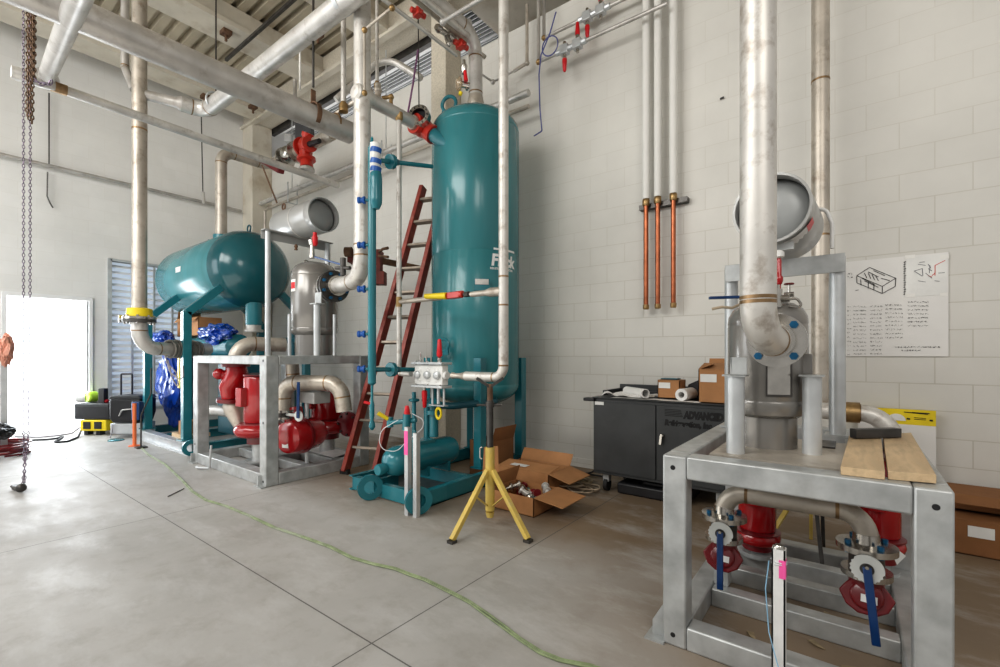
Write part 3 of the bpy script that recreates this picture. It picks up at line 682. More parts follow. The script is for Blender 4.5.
for z in (HT - .05, .05, .62): MB().cyl((X1 - .05, Y0 - .0015, z), (X1 - .05, Y0 + .004, z), .012, n=14).build('bolt_hole', M['black'], f2)
MB().cyl((X0 + .06, Y0 - .0015, .22), (X0 + .06, Y0 + .004, .22), .012, n=14).build('bolt_hole', M['black'], f2)
for x in (X0, X1 - TW): MB().box((x - .01, Y0 - .05, 0), (x + TW + .01, Y0 + .0, .012)).box((x + .03, Y0 - .035, .012), (x + .05, Y0, .11)).build('anchor_bracket', M['galv'], f2)
# vessel
VX2, VY2 = -4.80, 2.86
v2 = thing('receiver_vessel', 'grey upright vessel with a red nozzle label standing on the taller frame', 'pressure vessel', (VX2, VY2, HT))
R2 = .250
MB().lathe((VX2, VY2, 0), (0, 0, 1), [(.205, HT), (.205, 1.52)], 40).build('skirt', M['vessel'], v2)
q = 1.50; h = 2.15
MB().lathe((VX2, VY2, 0), (0, 0, 1), [(.21, q), (.235, q + .02), (R2, q + .05), (R2, q + .075), (R2 - .003, q + .08), (R2, q + .085), (R2, h), (R2 - .003, h + .005), (R2, h + .01), (R2 - .008, h + .06), (.2, h + .12), (.14, h + .155), (.07, h + .17), (0, h + .175)], 40).build('shell', M['vessel'], v2)
FX2, FZ2 = -4.32, 2.0
n2 = MB().cyl((VX2 + .15, VY2 - .03, FZ2), (FX2 - .05, VY2 - .07, FZ2), .09, n=24).build('nozzle', M['vessel'], v2)
ax = V((1, -.10, 0)).normalized(); fc = V((FX2, VY2 - .07, FZ2))
MB().ring(fc - ax * .06, ax, .165, .03, .028, 40).build('flange', M['vessel'], n2)
MB().torus((VX2 - .05, VY2 - .07, h + .16), (1, 0, 0), .03, .007, 20, 8).build('lifting_eye', M['chrome'], v2)
T_ = wrap_plate(VX2, VY2, R2 + .001, math.atan2(-VY2, -VX2) - 1.22, math.atan2(-VY2, -VX2) - .86, 1.97, 2.10); lb = T_.build('sticker', M['label'], v2)
T_ = wrap_plate(VX2, VY2, R2 + .002, math.atan2(-VY2, -VX2) - 1.20, math.atan2(-VY2, -VX2) - .88, 2.0, 2.07); plabel(T_.build('sticker_print', M['red_plastic'], lb), 'red printed block')
for i, (px, cz, lab, zt_) in enumerate(((317, 4.62, 'front', 1.79), (289.5, 4.95, 'left', 1.72), (334.5, 5.0, 'right', 1.72))):
    p = W(px, 355, cz)
    t = thing('support_post', lab + ' one of three short round posts around the vessel on the taller frame', 'post', (p.x, p.y, HT), 'short posts around the left vessel')
    MB().cyl((p.x, p.y, HT), (p.x, p.y, zt_), .032 if i == 0 else .018, n=16).build('tube', M['galv_tube'], t)
    if i == 0: MB().box((p.x - .06, p.y - .045, zt_), (p.x + .06, p.y + .045, zt_ + .008)).box((p.x - .055, p.y + .01, zt_ + .008), (p.x + .055, p.y + .02, zt_ + .12)).build('clip_angle', M['galv'], t)
# bridge and drum on top
b2 = thing('support_bridge', 'grey angle beam on thin posts under the drum of the taller frame', 'support beam', (-5.3, 2.9, HT))
MB().box((-5.30, 2.50, 2.60), (-5.29, 3.36, 2.70)).box((-5.29, 2.50, 2.69), (-5.21, 3.36, 2.70)).build('angle_beam', M['vessel_light'], b2, .002)
for y, r in ((2.56, .030), (3.31, .035)): MB().cyl((-5.26, y, HT if y > 3 else HT - .0), (-5.26, y, 2.689), r, n=14).build('post', M['galv_tube'], b2)
d2, _ = drum('receiver_drum', 'silver-grey horizontal drum with open dished end high above the taller frame', (-4.76, 2.95, 2.875), (-5.72, 2.95, 2.875), .195, M['vessel_light'], M['vessel_in'])
MB().torus((-5.5, 2.87, 3.09), (0, 1, 0), .035, .010, 16, 8).build('lifting_eye', M['rust'], d2)
MB().lathe((-5.2, 2.95, 2.875), (1, 0, 0), [(.193, 0), (.1985, 0), (.1985, .02), (.193, .02)], 40, caps=False).build('band', M['steel'], d2)
# fittings between drum and vessel
def little_valve(name, label, p, m, up=True, grp=None):
    t = thing(name, label, 'valve', p, grp); p = V(p)
    MB().lathe(p, (0, 0, 1), [(.012, 0), (.022, .02), (.026, .05), (.018, .09), (.018, .12), (.010, .14)], 14).build('body', M[m], t)
    MB().torus(p + V((0, 0, .15)), (0, 0, 1), .024, .006, 16, 6).build('handwheel', M['red_dark'], t)
    return t
a = W(315, 244, 4.8)
t = thing('relief_valve', 'red relief valve on a bright stem between the left vessel and its drum', 'valve', W(312, 258, 4.8))
MB().cyl(W(312, 258, 4.8), W(312, 245, 4.8), .028, .02, 14).cyl(W(312, 245, 4.8), W(311, 240, 4.8), .03, n=12).build('stem', M['chrome'], t)
MB().lathe(W(315, 246, 4.8), (0, 0, 1), [(.015, 0), (.028, .02), (.03, .09), (.02, .11), (.02, .14)], 14).build('body', M['red_plastic'], t)
a = W(316, 258, 4.8)
bl = thing('ball_valve', 'blue long-levered valve beside the top of the left vessel', 'valve', W(340, 266, 4.6))
MB().bar(W(315, 257, 4.75), W(343, 265, 4.55), .02, .02).build('lever', M['blue_paint'], bl, .004)
MB().cyl(W(343, 258, 4.55), W(343, 276, 4.55), .028, n=12).cyl(W(336, 268, 4.6), W(350, 268, 4.5), .018, n=12).build('body', M['dark_steel'], bl)
t = thing('drain_valve', 'tiny rusty valve hanging under the grey beam left of the drum', 'valve', W(296, 250, 4.9))
MB().lathe(W(296, 250, 4.9), (0, 0, 1), [(.02, 0), (.012, .02), (.02, .035), (.01, .06)], 12).build('body', M['rust'], t)

# ---- riser pipe with tee and run to the tall tank
RX, RY = -3.68, 2.68
rp = pipe('riser_pipe', 'thick pale steel riser left of the teal standpipe turning into the left vessel flange', [(RX, RY, 6.1), (RX, RY, FZ2), (fc.x + .02, fc.y, FZ2)], .079, .22, M['pipe_pale'], n=26,
          extra_weld=((V((RX, RY, 2.32)), (0, 0, 1)), (V((RX, RY, 5.0)), (0, 0, 1))))
pf = MB().ring(fc + ax * .0, ax, .165, .03, .028, 40).build('pipe_flange', M['dark_steel'], rp)
MB().ring(fc + ax * .03, ax, .105, .06, .06, 30).build('weld_neck', M['chrome'], rp)
MB().bolts(fc - ax * .045, ax, .135, 8, .016, .10, .5).build('flange_bolts', M['blue_bolt'], pf)
TZ = 3.74
tankc = V((-3.35, 3.95, 0))
vv = pY(425, 127, 3.60); vv.x = RX; vv.z = TZ
cr = pipe('crossover_pipe', 'mottled grey pipe from the thick riser to the orange-red angle valve', [(RX, RY + .06, TZ), (RX, 3.30, TZ)], .064, .1, M['steel'], n=24)
MB().lathe((RX, RY - .04, TZ), (0, 1, 0), [(.0, -.055), (.06, -.05), (.083, -.03), (.086, .0), (.082, .10), (.066, .15)], 24).build('tee', M['pipe_pale'], cr)
MB().cyl((RX, 3.30, TZ), (RX, 3.34, TZ), .074, n=20).build('weld_neck', M['pipe_tan'], cr)
# red angle valve
av = thing('angle_valve', 'large orange-red angle valve with an open bolted face beside the tall tank shoulder', 'valve', (RX, 3.46, TZ - .15))
MB().ball((RX, 3.46, TZ), .11, 20, 14, (1, 1.1, .95)).cyl((RX, 3.33, TZ), (RX, 3.38, TZ), .105, n=24).build('body', M['red_valve'], av)
bdir = V((.45, -.9, .12)).normalized(); o = V((RX + .05, 3.38, TZ + .05))
MB().ring(o, bdir, .115, .075, .07, 30).build('bonnet_flange', M['chrome'], av)
MB().lathe(o, bdir, [(.09, -.05), (.09, -.01), (.104, 0), (.104, .008)], 24).build('bonnet', M['red_valve'], av)
MB().lathe(o, bdir, [(0, .02), (.074, .022), (.074, .068)], 24, caps=False).build('open_bore', M['black'], av)
MB().bolts(o + bdir * .068, bdir, .096, 12, .009, .010).build('flange_bolts', M['dark_steel'], av)
od = (W(447, 144, 4.86) - V((RX, 3.46, TZ))).normalized()
MB().cyl(V((RX, 3.46, TZ)) + od * .06, V((RX, 3.46, TZ)) + od * .17, .09, .10, 20).build('outlet', M['red_valve'], av)
# handles above
MB().torus((RX - .02, 3.44, TZ + .13), (1, 0, .2), .035, .009, 16, 8).build('lifting_eye', M['dark_steel'], av)

# ---- tall teal tank
tk = thing('storage_tank', 'tall teal upright tank with white lettering, four legs and a lifting eye', 'tank', (tankc.x, tankc.y, 0))
RT_ = .488; zb, ztp = .71, 4.0
P = [(0, zb)]
for i in range(1, 9):
    a = PI / 2 * i / 8; P.append((RT_ * math.sin(a), zb + .24 * (1 - math.cos(a))))
P += [(RT_ - .003, .96), (RT_ - .003, .968), (RT_, .973), (RT_, 2.36), (RT_ - .003, 2.365), (RT_, 2.37), (RT_, 3.74), (RT_ - .003, 3.745), (RT_ - .003, 3.753), (RT_, 3.758)]
for i in range(0, 9):
    a = PI / 2 * i / 8; P.append((RT_ * math.cos(a), 3.76 + .24 * math.sin(a)))
MB().lathe((tankc.x, tankc.y, 0), (0, 0, 1), P, 56).build('shell', M['teal_tank'], tk)
for sx in (-1, 1):
    for sy in (-1, 1):
        x, y = tankc.x + sx * .36, tankc.y + sy * .36
        MB().box((x - .045, y - .045, .15), (x + .045, y - .035, 1.25)).box((x + sx * .045 - .005, y - .045, .15), (x + sx * .045 + .005, y + .045, 1.25)).build('leg', M['teal'], tk, .002)
        MB().box((x - .07, y - .07, .138), (x + .07, y + .07, .15)).build('foot_plate', M['teal'], tk)
# lifting eyes
ey = W(448, 104, 4.75)
def eye(c, ax_, R, r, h, m, parent, nm='lifting_eye'):
    u = V(ax_).normalized(); c = V(c)
    MB().torus(c, u, R, r, 24, 10).bar(c - V((0, 0, h)), c - V((0, 0, R * .8)), R * 2.0, r * 1.6, up=u).build(nm, M[m], parent)
u_ = V((tankc.x, tankc.y, 0)).normalized()
eye((tankc.x - .20, tankc.y - .22, 4.07), (-.3, 1, 0), .085, .020, .22, 'teal', tk)
a = W(443, 345, 4.68)
eye(a, (-.3, 1, 0), .062, .016, .1, 'teal', tk)
# nozzles on the tank
MB().cyl((tankc.x, tankc.y, 3.97), (tankc.x, tankc.y, 4.07), .095, n=20).build('top_nozzle', M['teal'], tk)
n0 = V((RX, 3.46, TZ)) + od * .17
MB().cyl(n0, n0 + od * .24, .075, n=20).build('side_nozzle', M['teal'], tk)
# nameplate bracket
p = W(468, 284, 4.62); T_ = wrap_plate(tankc.x, tankc.y, RT_ + .03, math.atan2(-tankc.y, -tankc.x) - .03, math.atan2(-tankc.y, -tankc.x) + .26, 1.93, 2.05, .03); br_ = T_.build('plate_bracket', M['teal'], tk)
T_ = wrap_plate(tankc.x, tankc.y, RT_ + .062, math.atan2(-tankc.y, -tankc.x) - .01, math.atan2(-tankc.y, -tankc.x) + .24, 1.99, 2.045, .003); T_.build('nameplate', M['steel'], br_)
# lettering wrapped on the shell
def wrap_text(txt, size, a0, z0, R, c, m, parent, name, shear=0, sx=1.0):
    cu = bpy.data.curves.new('t', 'FONT'); cu.body = txt; cu.size = size; cu.extrude = 0; cu.offset = .0045 * size / .1; cu.shear = shear; cu.resolution_u = 4
    o = bpy.data.objects.new('t', cu); C.objects.link(o); bpy.context.view_layer.update()
    me = o.evaluated_get(bpy.context.evaluated_depsgraph_get()).to_mesh()
    vs = [v.co.copy() for v in me.vertices]; fs = [list(p.vertices) for p in me.polygons]; o.to_mesh_clear()
    bpy.data.objects.remove(o)
    w_ = max(v.x for v in vs) * sx; m_ = MB(); out = []
    for v in vs:
        a = a0 + (v.x * sx) / R; out.append((c.x + R * math.cos(a), c.y + R * math.sin(a), z0 + v.y))
    m_.add(out, fs); ob = m_.build(name, M[m], parent); return a0 + w_ / R, ob
def tank_ang(px):      # angle on the shell seen at column px
    best = None
    for i in range(0, 3600):
        a = -PI + i * 2 * PI / 3600; x = tankc.x + RT_ * math.cos(a); y = tankc.y + RT_ * math.sin(a)
        if (x * math.cos(a) + y * math.sin(a)) - (tankc.x * 0) > 0: pass
        nx, ny = math.cos(a), math.sin(a)
        if nx * x + ny * y > 0: continue
        cx = CA * x + SA * y; cz = -SA * x + CA * y; q = HX + FPX * cx / cz
        if best is None or abs(q - px) < abs(best[0] - px): best = (q, a)
    return best[1]
aL, aR = tank_ang(491), tank_ang(518)
RR = RT_ + .0015
span = (aR - aL) * RR
aE, lo = wrap_text('Frick', .165, aL, 2.205, RR, tankc, 'white_ink', tk, 'lettering', .12, .96)
print('SPAN', span, (aE - aL) * RR)
wrap_text('INDUSTRIAL REFRIGERATION', .030, aL - .02, 2.162, RR, tankc, 'white_ink', tk, 'lettering', 0, .76)
T_ = wrap_plate(tankc.x, tankc.y, RR - .001, aL + .06, aE - .02, 2.365, 2.385, .002); T_.build('lettering_bar', M['white_ink'], tk)

# ---- pipe from the tank top
tp = pipe('tank_top_pipe', 'thick grey pipe rising from the top of the tall teal tank and bending overhead', [(tankc.x, tankc.y, 4.07), (tankc.x, tankc.y, 4.86), (tankc.x, tankc.y - 2.2, 4.86)], .078, .24, M['steel'], n=24,
          extra_weld=((V((tankc.x, tankc.y, 4.22)), (0, 0, 1)),))
MB().lathe((tankc.x, tankc.y, 4.07), (0, 0, 1), [(.095, 0), (.098, .03), (.079, .12)], 24).build('reducer', M['pipe_tan'], tp)

# ---- gauge piping loop in front of the tank
LY = 3.10
def lp(px, py): return pY(px, py, LY)
a0 = lp(397.5, 128); a0.z = TZ - .04; xa = RX
xa = lp(399, 250).x; xb = lp(503.5, 250).x; zM = 1.28 + (355 - 291) * (-SA * xb + CA * LY) / FPX; zB = 1.28 + (355 - 377.5) * (-SA * xb + CA * LY) / FPX
up_ = pipe('vertical_pipe', 'long pale vertical pipe passing in front of the tall teal tank', [(xb, LY, 6.0), (xb, LY, zB), (xb - .42, LY, zB)], .042, .10, M['pipe_pale'], n=20,
           extra_weld=((V((xb, LY, zM + .12)), (0, 0, 1)), (V((xb, LY, zM - .12)), (0, 0, 1))))
MB().lathe((xb, LY, zM), (-1, 0, 0), [(.04, .0), (.04, .14), (.026, .20), (.024, .36)], 18).build('branch', M['pipe_tan'], up_)
MB().lathe((xb - .42, LY, zB), (-1, 0, 0), [(.042, 0), (.025, .07), (.024, .14), (.03, .15), (.03, .17)], 18).build('reducer', M['pipe_tan'], up_)
dn = pipe('drop_pipe', 'slim pale pipe dropping from the crossover pipe left of the tall tank', [(xa, LY, TZ - .06), (xa, LY, zB), (xa + .18, LY, zB)], .026, .04, M['pipe_pale'], n=14)
MB().lathe((xa, LY, TZ - .02), (0, 0, -1), [(.04, -.02), (.04, .04), (.027, .06)], 14).build('weld_socket', M['brass'], dn)
xm = lp(444, 295).x
MB().tube([(xa, LY, zM - .0), (xm - .05, LY, zM + .0)], .024, 0, 14).build('branch', M['pipe_tan'], dn)
MB().ring((xa, LY, zM - .05), (0, 0, 1), .032, .02, .10, 14).build('tee', M['brass'], dn)
# yellow/red valve on the branch
yv = thing('stop_valve', 'small red valve with long yellow cap on the branch in front of the tank', 'valve', (xm, LY - .03, zM - .04))
cpt = lp(449, 295); c1 = lp(428, 297); c1.y -= .07; cpt.y -= .05
MB().cyl(lp(430, 297) - V((0, .06, 0)), lp(448, 296) - V((0, .02, 0)), .024, .032, 12).build('yellow_cap', M['yellow_plastic'], yv)
cc = lp(454, 296)
MB().bar(lp(449, 296), lp(461, 294.5), .062, .058).cyl(lp(447, 296), lp(463, 294), .032, n=14).build('body', M['red_valve'], yv, .006)
MB().cyl(lp(464, 294.5), V((xb - .35, LY, zM)), .017, n=12).cyl(lp(465, 294.5), lp(469, 294), .026, n=8).build('union', M['dark_steel'], yv)
# pale valve block with red handles
vb = thing('valve_manifold', 'pale grey valve block with two red handles and a hanging yellow ring', 'valve', lp(432, 388))
x0, x1_ = lp(417, 373).x, lp(446, 373).x
zt0 = zB + .135; zt1 = zB - .115
xw = x1_ - x0
mb_ = MB().box((x0 + .01, LY - .04, zB - .095), (x1_ - .01, LY + .04, zB + .095))
for dx_ in (.2, .5, .8): mb_.lathe((x0 + xw * dx_, LY, zB - .11), (0, 0, 1), [(.036, 0), (.036, .04), (.05, .05), (.055, .11), (.05, .17), (.036, .18), (.036, .22)], 16)
mb_.cyl((x0 - .02, LY, zB), (x1_ + .02, LY, zB), .038, n=16).build('body', M['label'], vb, .006, 2)
for i, dx in enumerate((.17, .5, .83)):
    x = x0 + (x1_ - x0) * dx
    MB().lathe((x, LY - .05, zB), (0, -1, 0), [(.038, -.01), (.035, .02), (.02, .03), (.0, .032)], 18).build('port_cap', M['galv_tube'], vb)
for z in (zB + .10, zB - .12):
    MB().box((x0 - .012, LY - .07, z), (x1_ + .012, LY + .07, z + .022)).build('cover_plate', M['galv_tube'], vb, .003)
    MB().bolts((x0 + .03, LY - .045, z - .006), (0, 0, 1), .0, 1, .009, .04).bolts((x1_ - .03, LY - .045, z - .006), (0, 0, 1), .0, 1, .009, .04).bolts(((x0 + x1_) / 2, LY - .045, z - .006), (0, 0, 1), .0, 1, .009, .04).build('cover_bolts', M['chrome'], vb)
def grip(mb, p, up=1, L=.17):
    return mb.lathe(p, (0, 0, up), [(.014, 0), (.026, .01), (.027, .04), (.018, L - .01), (.012, L)], 14)
xr = lp(439.5, 350).x
g = MB().cyl((xr, LY, zB + .10), (xr, LY, zB + .33), .011, n=10).lathe((xr, LY, zB + .12), (0, 0, 1), [(.022, 0), (.022, .04), (.014, .05)], 12).build('stem', M['chrome'], vb)
grip(MB(), (xr, LY, zB + .17), 1, .17).build('red_handle', M['red_plastic'], vb)
xl = lp(424.5, 390).x
MB().cyl((xl, LY, zB - .17), (xl, LY, zB - .10), .014, n=10).build('stem', M['chrome'], vb)
grip(MB(), (xl, LY, zB - .15), -1, .17).build('red_handle', M['red_plastic'], vb)
for px in (422, 428):
    x = lp(px, 360).x; MB().cyl((x, LY - .02, zB + .12), (x, LY - .02, zB + .21 if px == 422 else zB + .175), .008, n=10).build('gauge_stem', M['chrome'], vb)
for px in (432.5, 444):
    x = lp(px, 390).x; MB().cyl((x, LY, zB - .28), (x, LY, zB - .10), .010, n=10).build('bracket_rod', M['galv_tube'], vb)
x = lp(438.5, 390).x; MB().cyl((x, LY, zB - .27), (x, LY, zB - .10), .016, n=12).build('bracket_rod', M['galv_tube'], vb)
MB().box((lp(431, 398).x, LY - .03, zB - .29), (lp(446, 398).x, LY + .03, zB - .28)).build('bracket_plate', M['galv'], vb)
c_ = lp(438.5, 408); MB(Matrix.Translation((x, LY, zB - .36)) @ Matrix.Diagonal((1, 1, 1.45, 1))).torus((0, 0, 0), (0, 1, 0), .034, .011, 24, 8).build('yellow_ring', M['yellow_plastic'], vb)

# ---- teal standpipe (level column)
SX, SY = -3.66, 2.50
k_ = W(372, 300, 4.2)
SX, SY = k_.x, k_.y
def zs(py): return EYE - (py - HY) / FPX * 4.2
sp2 = thing('level_column', 'slim teal level column with blue capped ports and a float chamber left of the tank', 'standpipe', (SX, SY, zs(383)))
MB().tube([(SX, SY, zs(148)), (SX, SY, zs(383))], .037, 0, 18).build('column', M['teal'], sp2)
MB().lathe((SX, SY, 0), (0, 0, 1), [(.037, zs(383) + .0), (.03, zs(384)), (0, zs(386))], 16).build('end_cap', M['teal'], sp2)
MB().lathe((SX, SY, 0), (0, 0, 1), [(.0, zs(136)), (.012, zs(138)), (.016, zs(143)), (.037, zs(149))], 16).build('top_cap', M['teal'], sp2)
ch = V((SX, SY, 0)) + V((CA, SA, 0)) * .045 - V((-SA, CA, 0)) * .03
MB().lathe((ch.x, ch.y, 0), (0, 0, 1), [(.03, zs(210)), (.052, zs(205)), (.055, zs(201)), (.055, zs(180)), (.05, zs(175)), (.03, zs(171))], 22).build('float_chamber', M['teal'], sp2)
MB().lathe((ch.x - .01, ch.y, 0), (0, 0, 1), [(.047, zs(174)), (.047, zs(145))], 20).build('wrapped_sleeve', M['label'], sp2)
for y in (152, 163, 171): MB().lathe((ch.x - .01, ch.y, zs(y + 2.5)), (.12, .08, 1), [(.050, 0), (.051, .045)], 20, caps=False).build('blue_tape', M['blue_cap'], sp2)
for y in (200, 245, 289, 334, 369):
    a = V((SX, SY, zs(y))); dd_ = V((-CA, -SA * .9, 0)).normalized()
    st_ = MB().cyl(a, a + dd_ * .09, .014, n=12).build('port', M['teal'], sp2)
    MB().lathe(a + dd_ * .06, dd_, [(.018, 0), (.034, .004), (.034, .02), (.024, .025), (.024, .045), (.03, .05), (.03, .07)], 14).build('blue_cap', M['blue_cap'], st_)
for (y, y2, py2) in ((159.5, 3.17, 166.5), (369.5, 0, 369.5)):
    a = V((SX, SY, zs(y))); b_ = W(432, py2, 4.85)
    dq = (b_ - a).normalized()
    cn = MB().cyl(a, b_, .022, n=14).build('connecting_pipe', M['teal'], sp2)
    for o_ in (.16, .185):
        MB().cyl(a + dq * (o_ + .05), a + dq * (o_ + .068), .068, n=20).build('flange', M['teal'], cn)
    MB().cyl(a + dq * .26, a + dq * .32, .03, n=14).cyl(a + dq * .29, a + dq * .29 + V((0, 0, .05 if y < 300 else -.05)), .018, n=10).build('valve_body', M['teal_dark'], cn)
# drain leg and its valve under the column
MB().cyl((SX, SY, zs(383)), (SX, SY, zs(420)), .012, n=12).lathe((SX, SY, 0), (0, 0, 1), [(.01, zs(430)), (.03, zs(427)), (.026, zs(423)), (.014, zs(420)), (.022, zs(416)), (.022, zs(405)), (.012, zs(400))], 14).build('drain_leg', M['teal'], sp2)
MB().cyl((SX, SY, zs(404)), W(364, 402, 4.2), .014, n=10).build('drain_knob', M['red_plastic'], sp2)
tv = thing('angle_stop_valve', 'small teal valve with bright yellow handle right of the ladder foot', 'valve', W(392, 425, 4.1))
hv_ = W(407, 422, 4.05)
MB().cyl(W(388, 423, 4.1), W(416, 420, 4.0), .022, n=14).cyl(W(390, 427, 4.1), W(390, 417, 4.1), .03, n=14).cyl(W(406, 430, 4.0), W(407, 414, 4.0), .035, n=14).build('body', M['teal'], tv)
MB().cyl(W(388, 419, 4.08), W(378, 413, 4.05), .016, .02, 12).build('yellow_handle', M['yellow_plastic'], tv)
grip(MB(), W(407, 417, 4.0), 1, .10).build('red_handle', M['red_plastic'], tv)
MB().tube([W(411, 413, 4), W(424, 420, 4), W(423, 428, 4), W(405, 443, 4), W(397, 452, 4), W(383, 450, 4), W(379, 442, 4), W(381, 430, 4), W(398, 420, 4)], .004, .1, 6).build('wire_loop', M['wire_white'], tv)
MB().cyl((W(415, 430, 4)), W(415, 447, 4), .012, n=10).build('outlet', M['teal'], tv)
# two slotted strut posts
for i, (px, yt) in enumerate(((408, 427), (416.5, 433))):
    a = fl(px, 516 + i * 2 - 1)
    cz = -SA * a.x + CA * a.y; zt_ = EYE - (yt - HY) / FPX * cz
    t = thing('strut_post', ('left pink-marked' if i == 0 else 'right plain') + ' one of two slotted strut posts before the tank skid', 'post', (a.x, a.y, 0), 'strut posts before the tank skid')
    MB().box((a.x - .02, a.y - .02, 0), (a.x + .02, a.y - .015, zt_)).box((a.x - .02, a.y - .015, 0), (a.x - .015, a.y + .02, zt_)).box((a.x + .015, a.y - .015, 0), (a.x + .02, a.y + .02, zt_)).build('channel', M['galv_tube'], t)
    if i == 0: MB().box((a.x - .022, a.y - .022, zt_ - .22), (a.x + .021, a.y - .0205, zt_ - .03)).build('paint_mark', M['pink'], t)

# ---- tank skid with oil pot
sk = thing('tank_skid', 'teal channel skid with round lifting lugs under the tall tank', 'steel frame', (-3.25, 3.4, 0))
sx0, sx1, sy0, sy1 = -3.80, -2.82, 2.62, 4.42
for x in (sx0, sx1 - .06): MB().box((x + .05, sy0, 0), (x + .06, sy1, .138)).box((x, sy0, .126), (x + .06, sy1, .138)).box((x, sy0, 0), (x + .06, sy1, .012)).build('side_channel', M['teal'], sk, .001)
for y in (sy0, 3.3, sy1 - .08): MB().box((sx0 + .06, y, .01), (sx1 - .06, y + .01, .13)).box((sx0 + .06, y, .118), (sx1 - .06, y + .06, .13)).build('cross_channel', M['teal'], sk, .001)
MB().box((sx0 + .06, sy0 + .07, .012), (sx1 - .06, 3.29, .018)).build('pan', M['dark_steel'], sk)
for x in (sx0 + .42, sx1 + .06):
    MB().lathe((x, sy0 - .08, .115), (1, -.45, 0), [(.055, 0), (.112, 0), (.112, .03), (.055, .03), (.055, 0)], 32, caps=False).box((x, sy0 - .06, .06), (x + .03, sy0 + .22, .17)).build('lifting_lug', M['teal'], sk)
op = thing('oil_pot', 'small horizontal teal cylinder lying on the tank skid behind the strut posts', 'tank', (-3.25, 2.95, .14))
c0 = V((-3.25, 2.62, .325)); L = .86
MB().lathe(c0, (0, 1, 0), [(0, -.02), (.07, .0), (.11, .035), (.132, .09), (.135, .12), (.135, L - .1), (.12, L - .04), (.07, L - .005), (0, L)], 28).build('shell', M['teal'], op)
MB().lathe(c0 - V((0, .06, .04)), (0, 1, 0), [(.045, -.04), (.05, -.03), (.05, .02), (.04, .06)], 16).build('end_boss', M['teal'], op)
MB().box((-3.32, 2.95, .44), (-3.18, 3.15, .475)).build('top_pad', M['teal'], op, .004)
MB().box((-3.35, 3.02, .14), (-3.15, 3.05, .26)).build('saddle', M['teal'], op); MB().box((-3.35, 3.30, .14), (-3.15, 3.33, .26)).build('saddle', M['teal'], op)
MB().cyl((-3.25, 3.20, .48), (-3.25, 3.20, .78), .045, n=16).lathe((-3.25, 3.20, 0), (0, 0, 1), [(.08, .70), (.08, .74)], 18).lathe((-3.25, 3.20, 0), (0, 0, 1), [(.09, .78), (.09, .81), (.06, .83), (.03, .86), (.03, .98)], 18).build('inlet_valve', M['teal'], op)
pipe('tank_drain_pipe', 'short teal pipe under the tall tank leading to the oil pot', [(-3.25, 3.22, .79), (-3.1, 3.30, .78), (-2.9, 3.75, .80), (-3.2, 4.0, .82)], .034, .1, M['teal_dark'], welds=False)
for i, (px, y0, y1_) in enumerate(((414, 392, 450), (427, 400, 446))):
    a = W(px, 445, 4.75)
    tag(MB().cyl((a.x, a.y, EYE - (y1_ - HY) / FPX * 4.75), (a.x, a.y, EYE - (y0 - HY) / FPX * 4.75), .022 if i == 0 else .03, n=12).lathe((a.x, a.y, EYE - (402 - HY) / FPX * 4.75), (0, 0, 1), [(.03, 0), (.055, .01), (.055, .03), (.03, .04)], 14).build('teal_pipe', M['teal']), ('slim' if i == 0 else 'thicker') + ' teal vertical drain line behind the valve block', 'pipe', 'teal drain lines behind the valve block')

# ---- yellow pipe stand
ps = thing('pipe_stand', 'yellow tripod pipe stand with dark adjustable mast holding up the pale pipe elbow', 'stand', fl(490, 528))
P0 = W(490, 510, 3.45); px_, py_ = P0.x, P0.y
def zp(py): return EYE - (py - HY) / FPX * 3.45
MB().cyl((px_, py_, zp(510)), (px_, py_, zp(447)), .035, n=18).lathe((px_, py_, 0), (0, 0, 1), [(.025, zp(517)), (.033, zp(512))], 16).build('outer_tube', M['yellow'], ps)
MB().cyl((px_, py_, zp(448)), (px_, py_, zp(400)), .025, n=16).build('inner_mast', M['dark_steel'], ps)
MB().lathe((px_, py_, 0), (0, 0, 1), [(.022, zp(403)), (.022, zp(384))], 12).build('screw', M['rust'], ps)
MB().cyl(V((px_, py_, zp(405))) - V((CA, SA, 0)) * .10, V((px_, py_, zp(405))) + V((CA, SA, 0)) * .09, .009, n=8).lathe((px_, py_, 0), (0, 0, 1), [(.034, zp(407)), (.034, zp(402))], 12).build('screw_handle', M['dark_steel'], ps)
vh = MB()
for s_ in (-1, 1): vh.bar(V((px_, py_, zp(387))), V((px_, py_, zp(378))) + V((CA, SA, 0)) * s_ * .10, .04, .02)
vh.build('v_head', M['dark_steel'], ps)
ctr = V((px_, py_, 0)); fA, fB = fl(452, 543), fl(528, 542); fC = ctr + (ctr - (fA + fB) / 2) * 1.1
for f_ in (fA, fB, fC):
    top = ctr + (f_ - ctr) * .08; top.z = zp(470)
    lg = MB().bar(top, V((f_.x, f_.y, .02)), .035, .035).build('leg', M['yellow'], ps, .003)
    mid = ctr + (f_ - ctr) * .42; mid.z = top.z + (0 - top.z) * ((.42 - .08) / .92)
    MB().bar((px_, py_, zp(512) + .03), mid, .02, .008).build('brace', M['yellow'], lg)
    MB().box((f_.x - .025, f_.y - .025, 0), (f_.x + .025, f_.y + .025, .02)).build('foot', M['dark_steel'], lg)
MB().tube([W(482, 447, 3.4), W(480, 448, 3.4), W(480, 458, 3.4), W(482, 459, 3.4)], .005, .01, 6).build('pin_clip', M['steel'], ps)

